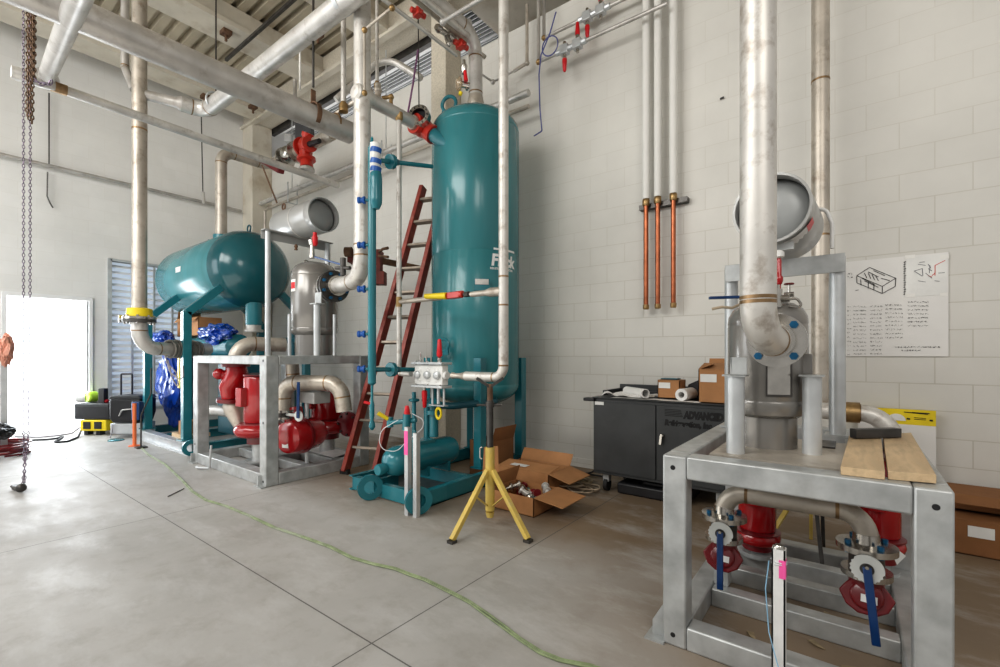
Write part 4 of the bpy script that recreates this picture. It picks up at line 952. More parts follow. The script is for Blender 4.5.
# ---- ladder
la = thing('step_ladder', 'worn red fibreglass ladder leaning up behind the pipes left of the tall tank', 'ladder', fl(358, 477))
bl_, br_ = fl(345, 474), fl(375, 477)
tl = W(423, 187, 5.55); trr = tl + V((.30, 0.03, 0)); trr = V((tl.x, tl.y, tl.z)) + (br_ - bl_).normalized() * .29
up_l = (tl - bl_); nrm = (br_ - bl_).cross(up_l).normalized()
for a, b_, nm in ((bl_, tl, 'left'), (br_, trr, 'right')):
    d_ = (b_ - a).normalized()
    a2 = a + V((0, 0, .03))
    r_ = MB().bar(a2, b_, .10, .05, up=(br_ - bl_)).build('rail', M['ladder'], la, .004)
    MB().bar(a2 - nrm * .052, b_ - nrm * .052, .004, .052, up=(br_ - bl_)).build('worn_edge', M['ladder_edge'], r_)
    MB().bar(a + V((0, 0, .004)), a + V((0, 0, .05)), .05, .10, up=(br_ - bl_)).build('rubber_foot', M['rubber'], r_)
n_r = 11
for i in range(n_r):
    q = .085 + i * .0862
    a = bl_ + up_l * q; b_ = br_ + (trr - br_) * q
    MB().bar(a, b_, .07, .028, up=nrm.cross(b_ - a)).build('rung', M['rung'], la, .003)
# ---- rusty red machine on the wall side behind the riser
ma = thing('wall_actuator', 'rusty red-brown valve actuator mounted high behind the teal level column', 'machine', W(381, 285, 5.9))
def cb2(mb, px0, py0, px1, py1, cz, d):
    p0, p1 = W(px0, py1, cz), W(px1, py0, cz); L = (px1 - px0) / FPX * cz
    return mb.prism([(0, 0), (L, 0), (L, p1.z - p0.z), (0, p1.z - p0.z)], p0, V((CA, SA, 0)), V((0, 0, 1)), V((-SA, CA, 0)), d)
cb2(MB(), 347, 249, 380, 262, 5.9, .2).build('housing', M['red_rust'], ma, .01)
cb2(MB(), 374, 250, 380, 284, 5.88, .15).build('bracket', M['red_rust'], ma, .004)
cb2(MB(), 379, 271, 384, 284, 5.86, .15).build('lower_bracket', M['red_rust'], ma, .004)
MB().cyl(W(345, 252, 5.8), W(352, 252, 5.8), .06, n=14).build('end_cap', M['rust'], ma)
MB().tube([W(379, 252, 5.8), W(383, 249, 5.75), W(388, 248, 5.7)], .018, .02, 10).tube([W(379, 256, 5.8), W(388, 257, 5.7)], .018, 0, 10).build('rod_ends', M['rust'], ma)
MB().box(W(370, 262, 5.9), W(374, 256, 5.9) + V((0, .9, 0))).build('wall_arm', M['rust'], ma)
sh = tag(MB().add([(-5.25, 3.02, .125), (-4.62, 2.98, .125), (-4.64, 3.22, .14), (-5.20, 3.24, .14), (-5.25, 3.02, .13), (-4.62, 2.98, .13), (-4.64, 3.22, .145), (-5.20, 3.24, .145)], [(0, 3, 2, 1), (4, 5, 6, 7), (0, 1, 5, 4), (1, 2, 6, 5), (2, 3, 7, 6), (3, 0, 4, 7)]).build('sheet_metal', M['galv_light']), 'pale sheet metal offcut lying on the taller frame rails near the ladder foot', 'metal sheet')
# ================================================================== HORIZONTAL TANK ON ITS SKID (far left)
TY, TZ2, TR = 3.2, 2.55, .575
ht = thing('horizontal_tank', 'large teal horizontal tank on angled legs at the far left of the room', 'tank', (-8.1, TY, .16))
P = []
for i in range(9):
    a = PI / 2 * i / 8; P.append((TR * math.sin(a), .34 * (1 - math.cos(a))))
P = [(0, 0)] + P[1:] + [(TR - .003, .36), (TR, .37), (TR, 2.40), (TR - .003, 2.405)]
for i in range(1, 9):
    a = PI / 2 * i / 8; P.append((TR * math.cos(a), 2.33 + .42 * math.sin(a)))
MB().lathe((-9.55, TY, TZ2), (1, 0, 0), P[:13], 48).build('shell', M['teal_tank'], ht)
MB().lathe((-9.55, TY, TZ2), (1, 0, 0), [(TR - .001, 2.40)] + [(q[0], q[1] + .10) for q in P[14:]], 48, caps=False).build('near_head', M['teal_shaded'], ht)
for x in (-7.05, -8.6):
    for s_ in (-1, 1):
        yb = TY + s_ * .85
        MB().box((x - .05, yb - .05, .16), (x + .05, yb + .05, 1.86)).build('leg', M['teal'], ht, .004)
        MB().bar((x, yb, 1.84), (x, TY + s_ * .42, 2.24), .10, .10).build('angled_arm', M['teal'], ht, .004)
        MB().box((x - .09, yb - .09, .148), (x + .09, yb + .09, .16)).build('foot_plate', M['teal'], ht)
        if False: MB().bar((x - .06, TY + s_ * .56, 2.30), (x + .14, TY + s_ * .40, 2.14), .012, .05).build('weld_pad', M['teal_dark'], ht)
for x in (-7.15, -8.6): eye((x, TY, 3.17), (0, 1, .0), .05, .011, .06, 'teal_dark', ht)
MB().cyl((-8.12, TY, 3.05), (-8.12, TY, 3.22), .115, n=20).build('top_nozzle', M['teal'], ht)
MB().cyl((-7.0, TY, 1.72), (-7.0, TY, 2.05), .11, n=20).build('bottom_nozzle', M['teal'], ht)
MB().lathe((-7.0, TY, 1.62), (0, 0, 1), [(.13, 0), (.13, .03), (.10, .04), (.10, .10)], 20).build('nozzle_flange', M['steel'], ht)
wrap_ = MB().box((-8.3, TY - TR - .004, TZ2 + .0), (-8.1, TY - TR + .03, TZ2 + .08)).build('nameplate', M['label'], ht)
hs = thing('tank_skid', 'grey and teal channel skid under the horizontal tank', 'steel frame', (-7.8, 3.2, 0))
for y in (2.28, 4.02):
    MB().box((-9.0, y, .0), (-6.66, y + .012, .148)).box((-9.0, y - .05, .136), (-6.66, y + .06, .148)).box((-9.0, y - .05, 0), (-6.66, y + .06, .012)).build('side_channel', M['galv_tube'] if y < 3 else M['teal'], hs, .001)
for x in (-6.72, -7.9, -9.0): MB().box((x, 2.30, .01), (x + .012, 4.02, .135)).box((x - .05, 2.34, .125), (x + .05, 3.96, .135)).build('cross_channel', M['teal'], hs, .001)
MB().lathe((-6.64, 2.26, .11), (1, 0, 0), [(.05, 0), (.10, 0), (.10, .03), (.05, .03), (.05, 0)], 26, caps=False).build('lifting_lug', M['teal'], hs)
# equipment below it
cq = thing('oil_cooler', 'dark teal cylinder and cabinet below the horizontal tank', 'machine', (-7.5, 3.2, .15))
MB().lathe((-9.2, 3.1, 1.40), (1, 0, 0), [(0, 0), (.12, .01), (.19, .06), (.19, 1.95), (.12, 2.0), (0, 2.01)], 26).build('shell', M['teal'], cq)
MB().box((-7.35, 2.85, .16), (-6.62, 3.3, 1.15)).build('cabinet', M['teal_dark'], cq, .01)
np2 = MB().box((-6.98, 2.842, 1.02), (-6.74, 2.85, 1.11)).build('nameplate', M['label'], cq)
for x in (-8.9, -7.45): MB().box((x, 3.0, .16), (x + .04, 3.2, 1.22)).build('saddle', M['teal_dark'], cq)
for (a, b_) in (((-7.6, 2.75, .16), (-7.6, 2.75, 1.0)), ((-6.62, 3.6, .16), (-6.62, 3.6, 2.0)), ((-6.9, 3.6, 1.5), (-6.3, 3.6, 1.5))): MB().cyl(a, b_, .045, n=14).build('teal_pipe', M['teal_dark'], cq)
t = tag(MB().cyl(W(201, 409, 6.1), W(231, 412, 5.75), .065, n=18).build('suction_pipe', M['steel']), 'short silver horizontal pipe left of the first red pump', 'pipe')
def carton(name, label, x0, x1, y0, y1, h, z=0, flaps=(), m='card', group=None, openbox=True, th=.006, rot=0):
    """open cardboard box with walls and flaps; flaps: (side, angle from horizontal, length)"""
    cx_, cy_ = (x0 + x1) / 2, (y0 + y1) / 2
    t = thing(name, label, 'box', (cx_, cy_, z), group)
    T = Matrix.Translation((cx_, cy_, 0)) @ Matrix.Rotation(rot, 4, 'Z') @ Matrix.Translation((-cx_, -cy_, 0))
    b_ = MB(T).box((x0, y0, z), (x1, y1, z + th))
    for q in (((x0, y0), (x1, y0 + th)), ((x0, y1 - th), (x1, y1)), ((x0, y0), (x0 + th, y1)), ((x1 - th, y0), (x1, y1))):
        b_.box((q[0][0], q[0][1], z), (q[1][0], q[1][1], z + h))
    b_.build('body', M[m], t)
    for side, ang, L in flaps:
        c_, s_ = math.cos(ang) * L, math.sin(ang) * L; zz = z + h + th
        if side == '-y': q = ((x0, y0, zz), (x1, y0, zz), (x1, y0 - c_, zz + s_), (x0, y0 - c_, zz + s_))
        if side == '+y': q = ((x0, y1, zz), (x1, y1, zz), (x1, y1 + c_, zz + s_), (x0, y1 + c_, zz + s_))
        if side == '-x': q = ((x0, y0, zz), (x0, y1, zz), (x0 - c_, y1, zz + s_), (x0 - c_, y0, zz + s_))
        if side == '+x': q = ((x1, y0, zz), (x1, y1, zz), (x1 + c_, y1, zz + s_), (x1 + c_, y0, zz + s_))
        up = V((0, 0, -.005)); A = [V(p) for p in q]
        MB(T).add(A + [p + up for p in A], [(0, 1, 2, 3), (4, 7, 6, 5), (0, 4, 5, 1), (1, 5, 6, 2), (2, 6, 7, 3), (3, 7, 4, 0)]).build('flap', M[m], t)
    return t
carton('cardboard_box', 'cardboard box with raised flaps sitting under the horizontal teal tank', -9.25, -8.35, 2.95, 3.3, .30, 1.595, (('-x', 1.9, .14), ('-y', -.9, .08)), 'card')
carton('cardboard_box', 'small pale cardboard box on the corner of the far left skid', -7.36, -7.18, 2.36, 2.54, .17, .20, (('-y', PI, .09), ('+y', PI, .09)), 'card')
tag(MB().box((-7.55, 2.34, .149), (-7.10, 2.66, .199)).build('wood_block', M['wood']), 'flat pale board under the small box on the far left skid', 'board')
# tarpaulin
def crumple(name, label, c, s, m, seed, amp=.28):
    bm = bmesh.new(); bmesh.ops.create_icosphere(bm, subdivisions=4, radius=1)
    for v in bm.verts:
        n_ = noise.noise(v.co * 1.8 + V((seed, 0, 0))) * amp + abs(noise.noise(v.co * 4.5 + V((0, seed, 0)))) * amp * .9 + abs(noise.noise(v.co * 9 + V((0, seed, 3)))) * amp * .4
        v.co *= (1 - .15 + n_)
        v.co = V((v.co.x * s[0], v.co.y * s[1], v.co.z * s[2]))
    m_ = MB(); m_.add([v.co + V(c) for v in bm.verts], [[v.index for v in f.verts] for f in bm.faces]); bm.free()
    o = m_.build(name, M[m])
    for p in o.data.polygons: p.use_smooth = False
    return tag(o, label, 'tarpaulin')
crumple('tarpaulin', 'shiny crumpled blue tarpaulin heaped between the legs of the far left tank', (-8.95, 2.80, .80), (.42, .20, .66), 'tarp', 2.2)
crumple('tarpaulin', 'smaller blue tarpaulin bundle draped over the machine below the horizontal tank', (-7.65, 2.96, 1.60), (.50, .20, .16), 'tarp', 7.7)
crumple('tarpaulin', 'blue and pale tarpaulin tuft beside the flanged elbow at far left', (-9.15, 2.72, 1.58), (.24, .16, .12), 'tarp', 5.1)
tag(MB().bar(W(180, 388, 6.3), W(180, 352, 6.3), .07, .04).build('spirit_level', M['yellow_plastic'], None, .005), 'upright yellow spirit level against the blue tarpaulin', 'tool')
# vertical pipe with elbow (far left)
V1 = V((-7.0, 1.83, 0))
z1 = 1.75
p1_ = pipe('vertical_pipe', 'tall grey-tan pipe running from the roof to the yellow-taped flange at far left', [(V1.x, V1.y, 6.1), (V1.x, V1.y, z1)], .078, .1, M['pipe_tan'], n=24)
for py in (117, 130): MB().ring((V1.x, V1.y, EYE + (355 - py) * 5.68 / 460), (0, 0, 1), .081, .06, .02, 24).build('weld_ring', M['weld'], p1_)
MB().ring((V1.x, V1.y, z1 - .03), (0, 0, 1), .17, .05, .03, 28).build('pipe_flange', M['chrome'], p1_)
MB().lathe((V1.x, V1.y, z1), (0, 0, 1), [(.135, 0), (.13, .10), (.10, .11)], 24).build('yellow_tape', M['yellow_plastic'], p1_)
p1b = pipe('elbow_pipe', 'wide steel elbow and pipe turning under the horizontal tank from the yellow-taped flange', [(V1.x, V1.y, z1 - .07), (V1.x, V1.y, 1.36), (-7.32, 2.72, 1.36)], .085, .22, M['steel'], n=24)
MB().ring((V1.x, V1.y, z1 - .065), (0, 0, 1), .17, .05, .03, 28).build('pipe_flange', M['dark_steel'], p1b)
MB().bolts((V1.x, V1.y, z1 - .09), (0, 0, 1), .145, 8, .014, .11, .5).build('flange_bolts', M['chrome'], p1b)
wv = thing('wafer_valve', 'wafer valve handle sticking out left of the yellow-taped flange', 'valve', (V1.x - .2, V1.y - .15, z1 - .08))
MB().bar((V1.x - .30, V1.y - .12, z1 - .02), (V1.x - .13, V1.y - .06, z1 - .02), .03, .02).bar((V1.x - .30, V1.y - .12, z1 - .06), (V1.x - .30, V1.y - .12, z1 + .03), .03, .03).build('lever', M['chrome'], wv)
d_ = V((-.35, .9, 0)).normalized()
hw = thing('coiled_hose', 'grey hose wound in a coil round the pipe below the horizontal tank', 'hose', (-7.15, 2.25, 1.2))
m_ = MB(); pts = []
for i in range(12 * 14 + 1):
    t = 2 * PI * i / 12; c_ = V((-7.105, 2.165, 1.36)) + d_ * (i * .0026); u, w, _ = frame_of(d_); rr = .108 + .008 * math.sin(t * .37)
    pts.append(c_ + (u * math.cos(t) + w * math.sin(t)) * rr)
m_.tube(pts, .014, 0, 6)
m_.build('coil', M['insul'], hw)
MB().tube([W(168, 360, 6.0), W(172, 378, 6.0), W(180, 392, 6.0), W(176, 372, 6.0), W(166, 362, 6.0)], .008, .05, 6).tube([W(164, 352, 6.0), W(170, 372, 6.0), W(184, 384, 6.0), W(183, 366, 6.0)], .008, .05, 6).build('hanging_loop', M['cable_grey'], hw)

# ---- pumps and piping inside the taller frame
gp = 'red pumps inside the taller frame'
a = W(260, 400, 5.15)
motor_pump('refrigerant_pump', 'nearer red motor pump inside the taller frame behind its front corner leg', a.x, a.y, .54, .165, 1.05, 1.0, group=gp, vol=1.6)
a2 = W(327, 400, 5.55)
motor_pump('refrigerant_pump', 'farther red motor pump inside the taller frame nearest the ladder', a2.x, a2.y, .52, .175, .90, 1.0, group=gp, vol=1.6)
ck = thing('check_valve', 'glossy red bulbous check valve left of the nearer red pump', 'valve', W(233, 402, 5.35))
q0, q1, q2, q3 = W(236, 364, 5.35), W(236, 378, 5.35), W(225, 388, 5.35), W(230, 399, 5.35)
MB().tube([q0, W(237, 372, 5.35), W(234, 381, 5.35), W(229, 388, 5.35), q3], .1, 0, 18, radii=[.105, .12, .125, .11, .085]).ball(W(219, 374, 5.3), .065).cyl(W(219, 374, 5.3), W(232, 376, 5.35), .055, n=14).build('body', M['red'], ck)
MB().lathe(W(236, 365, 5.35), (0, 0, 1), [(.15, -.02), (.15, .02)], 22).build('upper_flange', M['red_dark'], ck)
MB().lathe(W(230, 400, 5.35), (.1, 0, 1), [(.14, -.02), (.14, .02)], 22).build('lower_flange', M['red_dark'], ck)
ck2 = tag(MB().lathe(W(231, 403, 5.35), W(240, 428, 5.3) - W(231, 403, 5.35), [(.09, 0), (.10, .02), (.095, .12), (.06, .28), (.055, .33)], 18).build('reducer', M['pipe_tan']), 'tan tapered pipe reducer between the check valve and nearer red pump', 'pipe')
pipe('inlet_pipe', 'tan elbow pipe arching over the frame top above the red check valve', [W(236, 362, 5.35), W(236, 343, 5.35), W(285, 345, 5.7)], .085, .19, M['pipe_tan'], n=20)
stp = thing('strainer', 'big round red strainer end cap facing forward with a small label', 'strainer', W(292, 450, 4.8))
sc_ = W(291, 437, 4.78); sd_ = V((.28, -.95, 0)).normalized()
MB().lathe(sc_, sd_, [(.15, -.36), (.17, -.30), (.175, .0), (.16, .05), (.12, .075), (.06, .085), (0, .085)], 30).build('body', M['red'], stp)
MB().ring(sc_ - sd_ * .14, sd_, .195, .15, .03, 30).build('clamp_ring', M['red_dark'], stp)
lc = sc_ + sd_ * .078 - V((0, 0, .075)); l1 = V((0, 0, 1)).cross(sd_)
MB().bar(lc + l1 * .045, lc - l1 * .035, .012, .045, up=(0, 0, 1)).build('sticker', M['label'], stp)
MB().lathe(sc_ - sd_ * .12 - V((.1, 0, -.12)), (-.3, 0, 1), [(.10, 0), (.10, .16)], 20).build('neck', M['red'], stp)
e0 = W(283, 410, 4.9); pth = [e0, V((e0.x, e0.y, .99)), V((e0.x + .62, e0.y + .28, .99)), V((e0.x + .66, e0.y + .30, .70))]
dp_ = pipe('discharge_pipe', 'tan steel pipe arch with brown welds above the round strainer cap', pth, .080, .17, M['pipe_tan'], n=20)
MB().ring((e0.x, e0.y, e0.z - .02), (0, 0, 1), .12, .03, .025, 26).ring((e0.x, e0.y, e0.z - .09), (0, 0, 1), .12, .03, .025, 26).build('pipe_flange', M['chrome'], dp_)
bv = thing('butterfly_valve', 'wafer valve with upright blue lever beside the round strainer cap', 'valve', (e0.x + .04, e0.y - .05, e0.z - .2))
MB().lathe((e0.x, e0.y, e0.z - .08), (0, 0, 1), [(.085, 0), (.085, .07)], 20).build('valve_body', M['dark_steel'], bv)
o = W(299, 416, 4.72)
MB().lathe(o, sd_, [(.055, 0), (.055, .008)], 24).cyl(V((e0.x, e0.y, e0.z - .04)), o, .018, n=12).build('index_plate', M['white_disc'], bv)
MB().bar(o + sd_ * .015 - V((0, 0, .02)), W(298.5, 382, 4.68), .035, .012, up=sd_).build('lever', M['blue_paint'], bv, .003)
pipe('outlet_pipe', 'short tan elbow below the frame top behind the blue lever', [W(292, 362, 5.15), W(293, 378, 5.15), W(308, 392, 5.3)], .07, .1, M['pipe_tan'], n=18)
fd = thing('blind_flange', 'dark red bolted flange facing forward right of the farther red pump', 'flange', W(348, 440, 5.35))
o = W(348, 424, 5.35)
MB().lathe(o, sd_, [(.07, -.2), (.08, -.03), (.145, -.02), (.145, .015), (.10, .02), (.0, .025)], 28).build('disc', M['red_dark'], fd)
MB().bolts(o + sd_ * .015, sd_, .12, 8, .014, .02).build('flange_bolts', M['dark_steel'], fd)
MB().lathe((o.x - .02, o.y + .12, 0), (0, 0, 1), [(.05, .12), (.05, .36)], 14).build('support', M['galv'], fd)
tb = thing('control_stand', 'small grey box on a thin post between the red pumps', 'control box', W(307, 455, 4.95))
a = W(307, 452, 4.95)
MB().cyl((a.x, a.y, .12), (a.x, a.y, .80), .022, n=12).build('post', M['galv_tube'], tb)
a = W(314, 397, 4.95); MB().box((a.x - .17, a.y - .09, a.z - .06), (a.x + .15, a.y + .1, a.z + .06)).build('box', M['vessel_light'], tb, .005)

# ================================================================== OVERHEAD PIPES
lp1 = thing('overhead_pipe', 'largest silver overhead pipe slanting down from upper left to the central riser', 'pipe', (-4.33, 1.0, 3.64))
MB().cyl((-4.36, -.9, 3.68), (-4.30, 2.98, 3.68), .112, n=32).build('pipe_run', M['steel_dark'], lp1)
for y in (.35, 2.78): MB().ring((-4.33 + (y - 1) * .0155, y, 3.70), (0, 1, 0), .115, .1, .02, 30).build('weld_ring', M['weld'], lp1)
cl = thing('pipe_hanger', 'rusty clevis strap and rod holding the largest overhead pipe', 'hanger', (-4.31, 2.55, 3.62))
MB().ring((-4.305, 2.53, 3.70), (0, 1, 0), .126, .114, .045, 28).bar((-4.305, 2.55, 3.82), (-4.305, 2.55, 3.95), .012, .05).build('strap', M['rust'], cl)
MB().cyl((-4.305, 2.55, 3.98), (-4.305, 2.55, 5.96), .012, n=8).build('rod', M['dark_steel'], cl)
lp2 = pipe('overhead_pipe', 'mottled silver overhead pipe crossing behind the largest one, elbow at its lower left',
           [(-3.35, 2.5, 4.52), (-6.82, 2.5, 4.52), (-6.86, 2.22, 4.52)], .095, .18, M['steel'], n=26)
MB().lathe((-6.855, 2.26, 4.52), (-.35, -1, 0), [(.095, 0), (.095, .03), (.065, .10), (.062, .40)], 20).build('branch', M['steel_dark'], lp2)
MB().ring((-3.75, 2.5, 4.54), (1, 0, 0), .112, .09, .05, 28).build('collar', M['galv_tube'], lp2)
ch2 = thing('pipe_hanger', 'thin grey hook strap under the lower left end of the crossing overhead pipe', 'hanger', (-6.55, 2.5, 4.40))
MB().torus((-6.5, 2.5, 4.54), (1, 0, 0), .115, .012, 20, 6, 0, PI * 1.2).build('strap', M['galv_tube'], ch2)
MB().cyl((-6.5, 2.5, 4.66), (-6.5, 2.5, 6.28), .010, n=8).build('rod', M['dark_steel'], ch2)
p3_ = thing('overhead_pipe', 'long slim silver pipe sloping across the upper left with a flared left end', 'pipe', (-6.3, 2.0, 3.9))
MB().cyl((-6.3, .95, 3.95), (-6.42, 4.22, 3.95), .047, n=18).lathe((-6.29, .66, 3.95), (0, 1, 0), [(.035, .02), (.058, .0), (.058, .02), (.064, .04), (.060, .18), (.048, .30)], 18).build('pipe_run', M['steel'], p3_)
MB().ring((-6.3, .93, 3.95), (0, 1, 0), .052, .04, .12, 18).build('weld_ring', M['weld'], p3_)
t0 = W(46, 79, 4.58); t1 = W(78, 0, 2.9)
p4_ = thing('branch_pipe', 'wide silver pipe dropping steeply onto the flared slim pipe at upper left', 'pipe', t0)
MB().cyl(t0, t0 + (t1 - t0) * 1.9, .064, n=24).build('pipe_run', M['steel'], p4_)
dq = (t1 - t0).normalized()
MB().ring(t0 - dq * .01, dq, .10, .05, .03, 24).build('pipe_flange', M['steel_dark'], p4_)
a = W(125, -6, 5.9)
pipe('vertical_pipe', 'thin grey pipe beside the tall pipe at upper left, bending into it', [(a.x, a.y, 6.1), W(125, 68, 5.9), W(134, 90, 5.75)], .045, .08, M['steel_dark'], n=14)
wl = pipe('wall_pipe', 'slim grey pipe running along the end wall above the door and louvre', [(-9.9, -.6, 4.22), (-9.9, 4.28, 4.22)], .028, .1, M['steel_dark'], n=12, welds=False)
# conduit drops on the end wall
for (pts, lab) in ((((49, 93), (49, 165)), 'upper thin cable hanging on the end wall above the door'), (((47.5, 172), (47, 196), (50, 203), (53, 208)), 'lower bent cable end hanging on the end wall above the door')):
    tag(MB().tube([pX(x, y, -9.93) for x, y in pts], .010, .03, 6).build('hanging_cable', M['dark_steel']), lab, 'cable')
t = thing('hanger_rod', 'thin rod with turnbuckle hanging before the end wall right of the tall pipe', 'hanger', pX(202, 205, -9.8))
MB().cyl(pX(201, 100, -9.8), pX(203, 200, -9.8), .010, n=8).build('rod', M['dark_steel'], t)
MB().cyl(pX(203, 192, -9.8), pX(204, 204, -9.8), .03, n=8).build('turnbuckle', M['steel_dark'], t)
# riser of the far tank and the valve train behind the tall frame
rr_ = pipe('tank_riser_pipe', 'tan pipe rising from the horizontal tank and turning at two elbows overhead', [(-8.12, TY, 3.23), (-8.12, TY, 4.60), (-8.12, 3.98, 4.60), (-6.2, 3.98, 4.60)], .085, .2, M['pipe_tan'], n=22)
t = thing('valve_train', 'stainless ball valve and orange-red valve with black stem under the largest overhead pipe', 'valve', (-6.9, 3.9, 4.4))
vx = pY(289, 152, 3.95).x; 
MB().ball((vx, 3.95, 4.60), .14, 18, 12, (1.1, 1, 1)).ring((vx - .2, 3.98, 4.60), (1, 0, 0), .17, .08, .04, 24).ring((vx + .16, 3.98, 4.60), (1, 0, 0), .17, .08, .04, 24).build('ball_body', M['chrome'], t)
rx = pY(307, 147, 3.95).x
MB().ball((rx, 3.93, 4.60), .125, 18, 12, (1.1, .9, .95)).ring((rx - .14, 3.95, 4.6), (1, 0, 0), .16, .05, .03, 20).lathe((rx, 3.93, 4.52), (.1, 0, -1), [(.08, 0), (.10, .03), (.09, .12), (.14, .13), (.14, .17), (.09, .18), (.10, .28)], 18).lathe((rx + .08, 3.90, 4.56), (1, -.1, -.1), [(.07, 0), (.08, .06), (.12, .07), (.12, .11), (.07, .12)], 18).lathe((rx + .02, 3.93, 4.68), (.5, 0, 1), [(.06, 0), (.09, .05), (.09, .1), (0, .11)], 14).build('red_body', M['red_valve'], t)
MB().cyl((rx + .19, 3.88, 4.54), (rx + .50, 3.86, 4.50), .045, .035, 14).build('black_stem', M['black'], t)
MB().lathe((rx + .02, 3.93, 4.24), (.1, 0, -1), [(.09, 0), (.12, .02), (.12, .06), (.05, .08)], 18).build('bottom_flange', M['steel_dark'], t)
t = thing('lever_valve', 'dark red lever lying along the slim overhead pipe left of the valve train', 'valve', W(272, 170, 7.6))
MB().bar(W(262, 160, 7.9), W(281, 171, 7.4), .12, .09).build('lever', M['red_dark'], t, .02)
# wall pipe pair
for z, r, xs, lab, mm in ((4.36, .042, -9.55, 'upper of two slim pipes running high along the long wall', 'steel'), (4.20, .026, None, 'lower thin pipe of the pair high on the long wall, dropping at its left end', 'pipe_tan')):
    if xs is not None: pipe('wall_pipe', lab, [(xs, 4.5, z), (-3.0, 4.5, z)], r, .1, M[mm], n=12, welds=False)
    else:
        x_ = pY(265, 211, 4.5).x; pipe('wall_pipe', lab, [(x_, 4.5, 2.6), (x_, 4.5, z), (-3.0, 4.5, z)], r, .05, M[mm], n=10, welds=False)
for px in (292, 249, 386): 
    x_ = pY(px, 180, 4.5).x
    t = thing('pipe_hanger', {292: 'middle', 249: 'left', 386: 'right'}[px] + ' U-shaped hanger holding the paired pipes high on the long wall', 'hanger', (x_, 4.5, 4.1))
    MB().tube([(x_, 4.42, 4.5), (x_, 4.42, 4.12), (x_, 4.60, 4.12), (x_, 4.60, 4.5)], .010, .02, 6).build('bracket', M['galv_tube'], t)
    MB().cyl((x_, 4.50, 4.41), (x_, 4.5, 5.9), .008, n=6).build('rod', M['galv_tube'], t)
# small-bore overhead piping around the riser
def vpipe(px, y0, y1, cz, r, m, label, nm='vertical_pipe', end=True):
    a = W(px, y1, cz); t = thing(nm, label, 'pipe', a)
    zt_ = min(5.95, EYE + (355 - y0) * cz / FPX)
    MB().cyl(a, (a.x, a.y, zt_), r, n=12).build('pipe_run', M[m], t)
    if end: MB().lathe(a, (0, 0, 1), [(r * 1.0, -.06), (r * 1.7, -.05), (r * 1.7, .02), (r, .05)], 12).build('end_fitting', M['brass'], t)
    return t
vpipe(343.5, -30, 107, 4.75, .027, 'pipe_pale', 'slim vertical pipe just left of the thick central riser, brass fitting at bottom')
vpipe(377, -30, 86, 5.0, .019, 'pipe_pale', 'slim vertical pipe just right of the thick central riser, brass fitting at bottom')
vpipe(300, 50, 90, 5.6, .012, 'white_pipe', 'short thin white rod hanging above the largest overhead pipe', 'hanger_rod', False)
vpipe(295, 80, 98, 5.6, .022, 'steel_dark', 'short grey rod beside the thin white rod above the largest overhead pipe', 'hanger_rod', False)
t = thing('small_bore_pipe', 'thin pipe bending at brass elbows in front of the central riser', 'pipe', W(364, 92, 4.1))
MB().tube([W(364.5, 94, 4.15), W(364.5, 30, 4.15), W(394, 6, 3.9)], .013, .02, 10).build('pipe_run', M['pipe_tan'], t)
for p in (W(364.5, 30, 4.13), W(364.5, 93, 4.15), W(392, 8, 3.9)): MB().ball(p, .026, 12, 8).build('elbow', M['brass'], t)
def dirY(px, py, z, L0, L1, r, m, label, nm='overhead_pipe', n=14):
    a = pz(px, py, z); o = tag(MB().cyl((a.x, a.y + L0, z), (a.x, a.y + L1, z), r, n=n).build(nm, M[m]), label, 'pipe'); return o, a
o, aa = dirY(430, 35, 4.35, -1.2, .38, .018, 'steel', 'thin slanting pipe ending at the gauge above the tall tank')
t = thing('gauge_valve', 'amber gauge and red-handled valve hanging above the left of the tall tank', 'gauge', W(464, 95, 4.6))
c_ = W(459, 84, 4.6); dv = (-c_).normalized(); dv.z = 0
MB().lathe(c_, V((-.6, -.8, 0)), [(.06, -.02), (.07, 0), (.05, .03), (0, .035)], 20).build('gauge', M['glass_bulb'], t)
MB().cyl(W(464, 60, 4.6), W(467, 90, 4.6), .014, n=10).cyl(W(460, 84, 4.6), W(470, 86, 4.6), .03, n=12).lathe(W(464, 64, 4.6), (0, 0, -1), [(.02, 0), (.035, .02), (.03, .08), (.02, .1)], 12).build('valve_body', M['chrome'], t)
MB().cyl(W(466, 81, 4.55), W(465, 71, 4.55), .022, .016, 12).build('red_handle', M['red_plastic'], t)
MB().cyl(W(461, 92, 4.6), W(460, 95, 4.6), .018, n=10).build('drain_tip', M['yellow_plastic'], t)
o, ab = dirY(432, 14, 4.75, -1.2, .85, .024, 'pipe_tan', 'slim pipe with red valves slanting down beside the thick tank pipe')
o, ac = dirY(420, -4, 4.72, -.8, .70, .032, 'pipe_pale', 'pale slim pipe slanting overhead just left of the thick tank pipe')
for px, py, lab in ((418, 13, 'left orange-red valve body on the slanting slim overhead pipe'), (461, 45, 'right orange-red valve body next to the thick tank pipe')):
    c_ = W(px, py, 5.0)
    tag(MB().box(c_ - V((.05, .04, .035)), c_ + V((.05, .04, .035))).cyl(c_ + V((0, 0, .03)), c_ + V((0, 0, .06)), .03, n=12).cyl(c_ - V((.02, .09, 0)), c_ + V((.02, .09, 0)), .03, n=10).bar(c_ - V((.07, 0, .02)), c_ + V((.07, 0, -.02)), .03, .02).build('solenoid_valve', M['red_valve'], None, .01), lab, 'valve')
c_ = W(447, 35, 4.9)
tag(MB().lathe(c_, (0, 1, -.0), [(.03, -.16), (.045, -.12), (.03, -.08), (.03, .0), (.05, .02), (.05, .10), (.03, .12)], 12).lathe(c_, (.3, 0, -1), [(.02, 0), (.035, .03), (.03, .12), (.01, .14)], 12).build('stop_valve', M['chrome']), 'stainless stop valve between the two orange-red overhead valves', 'valve')
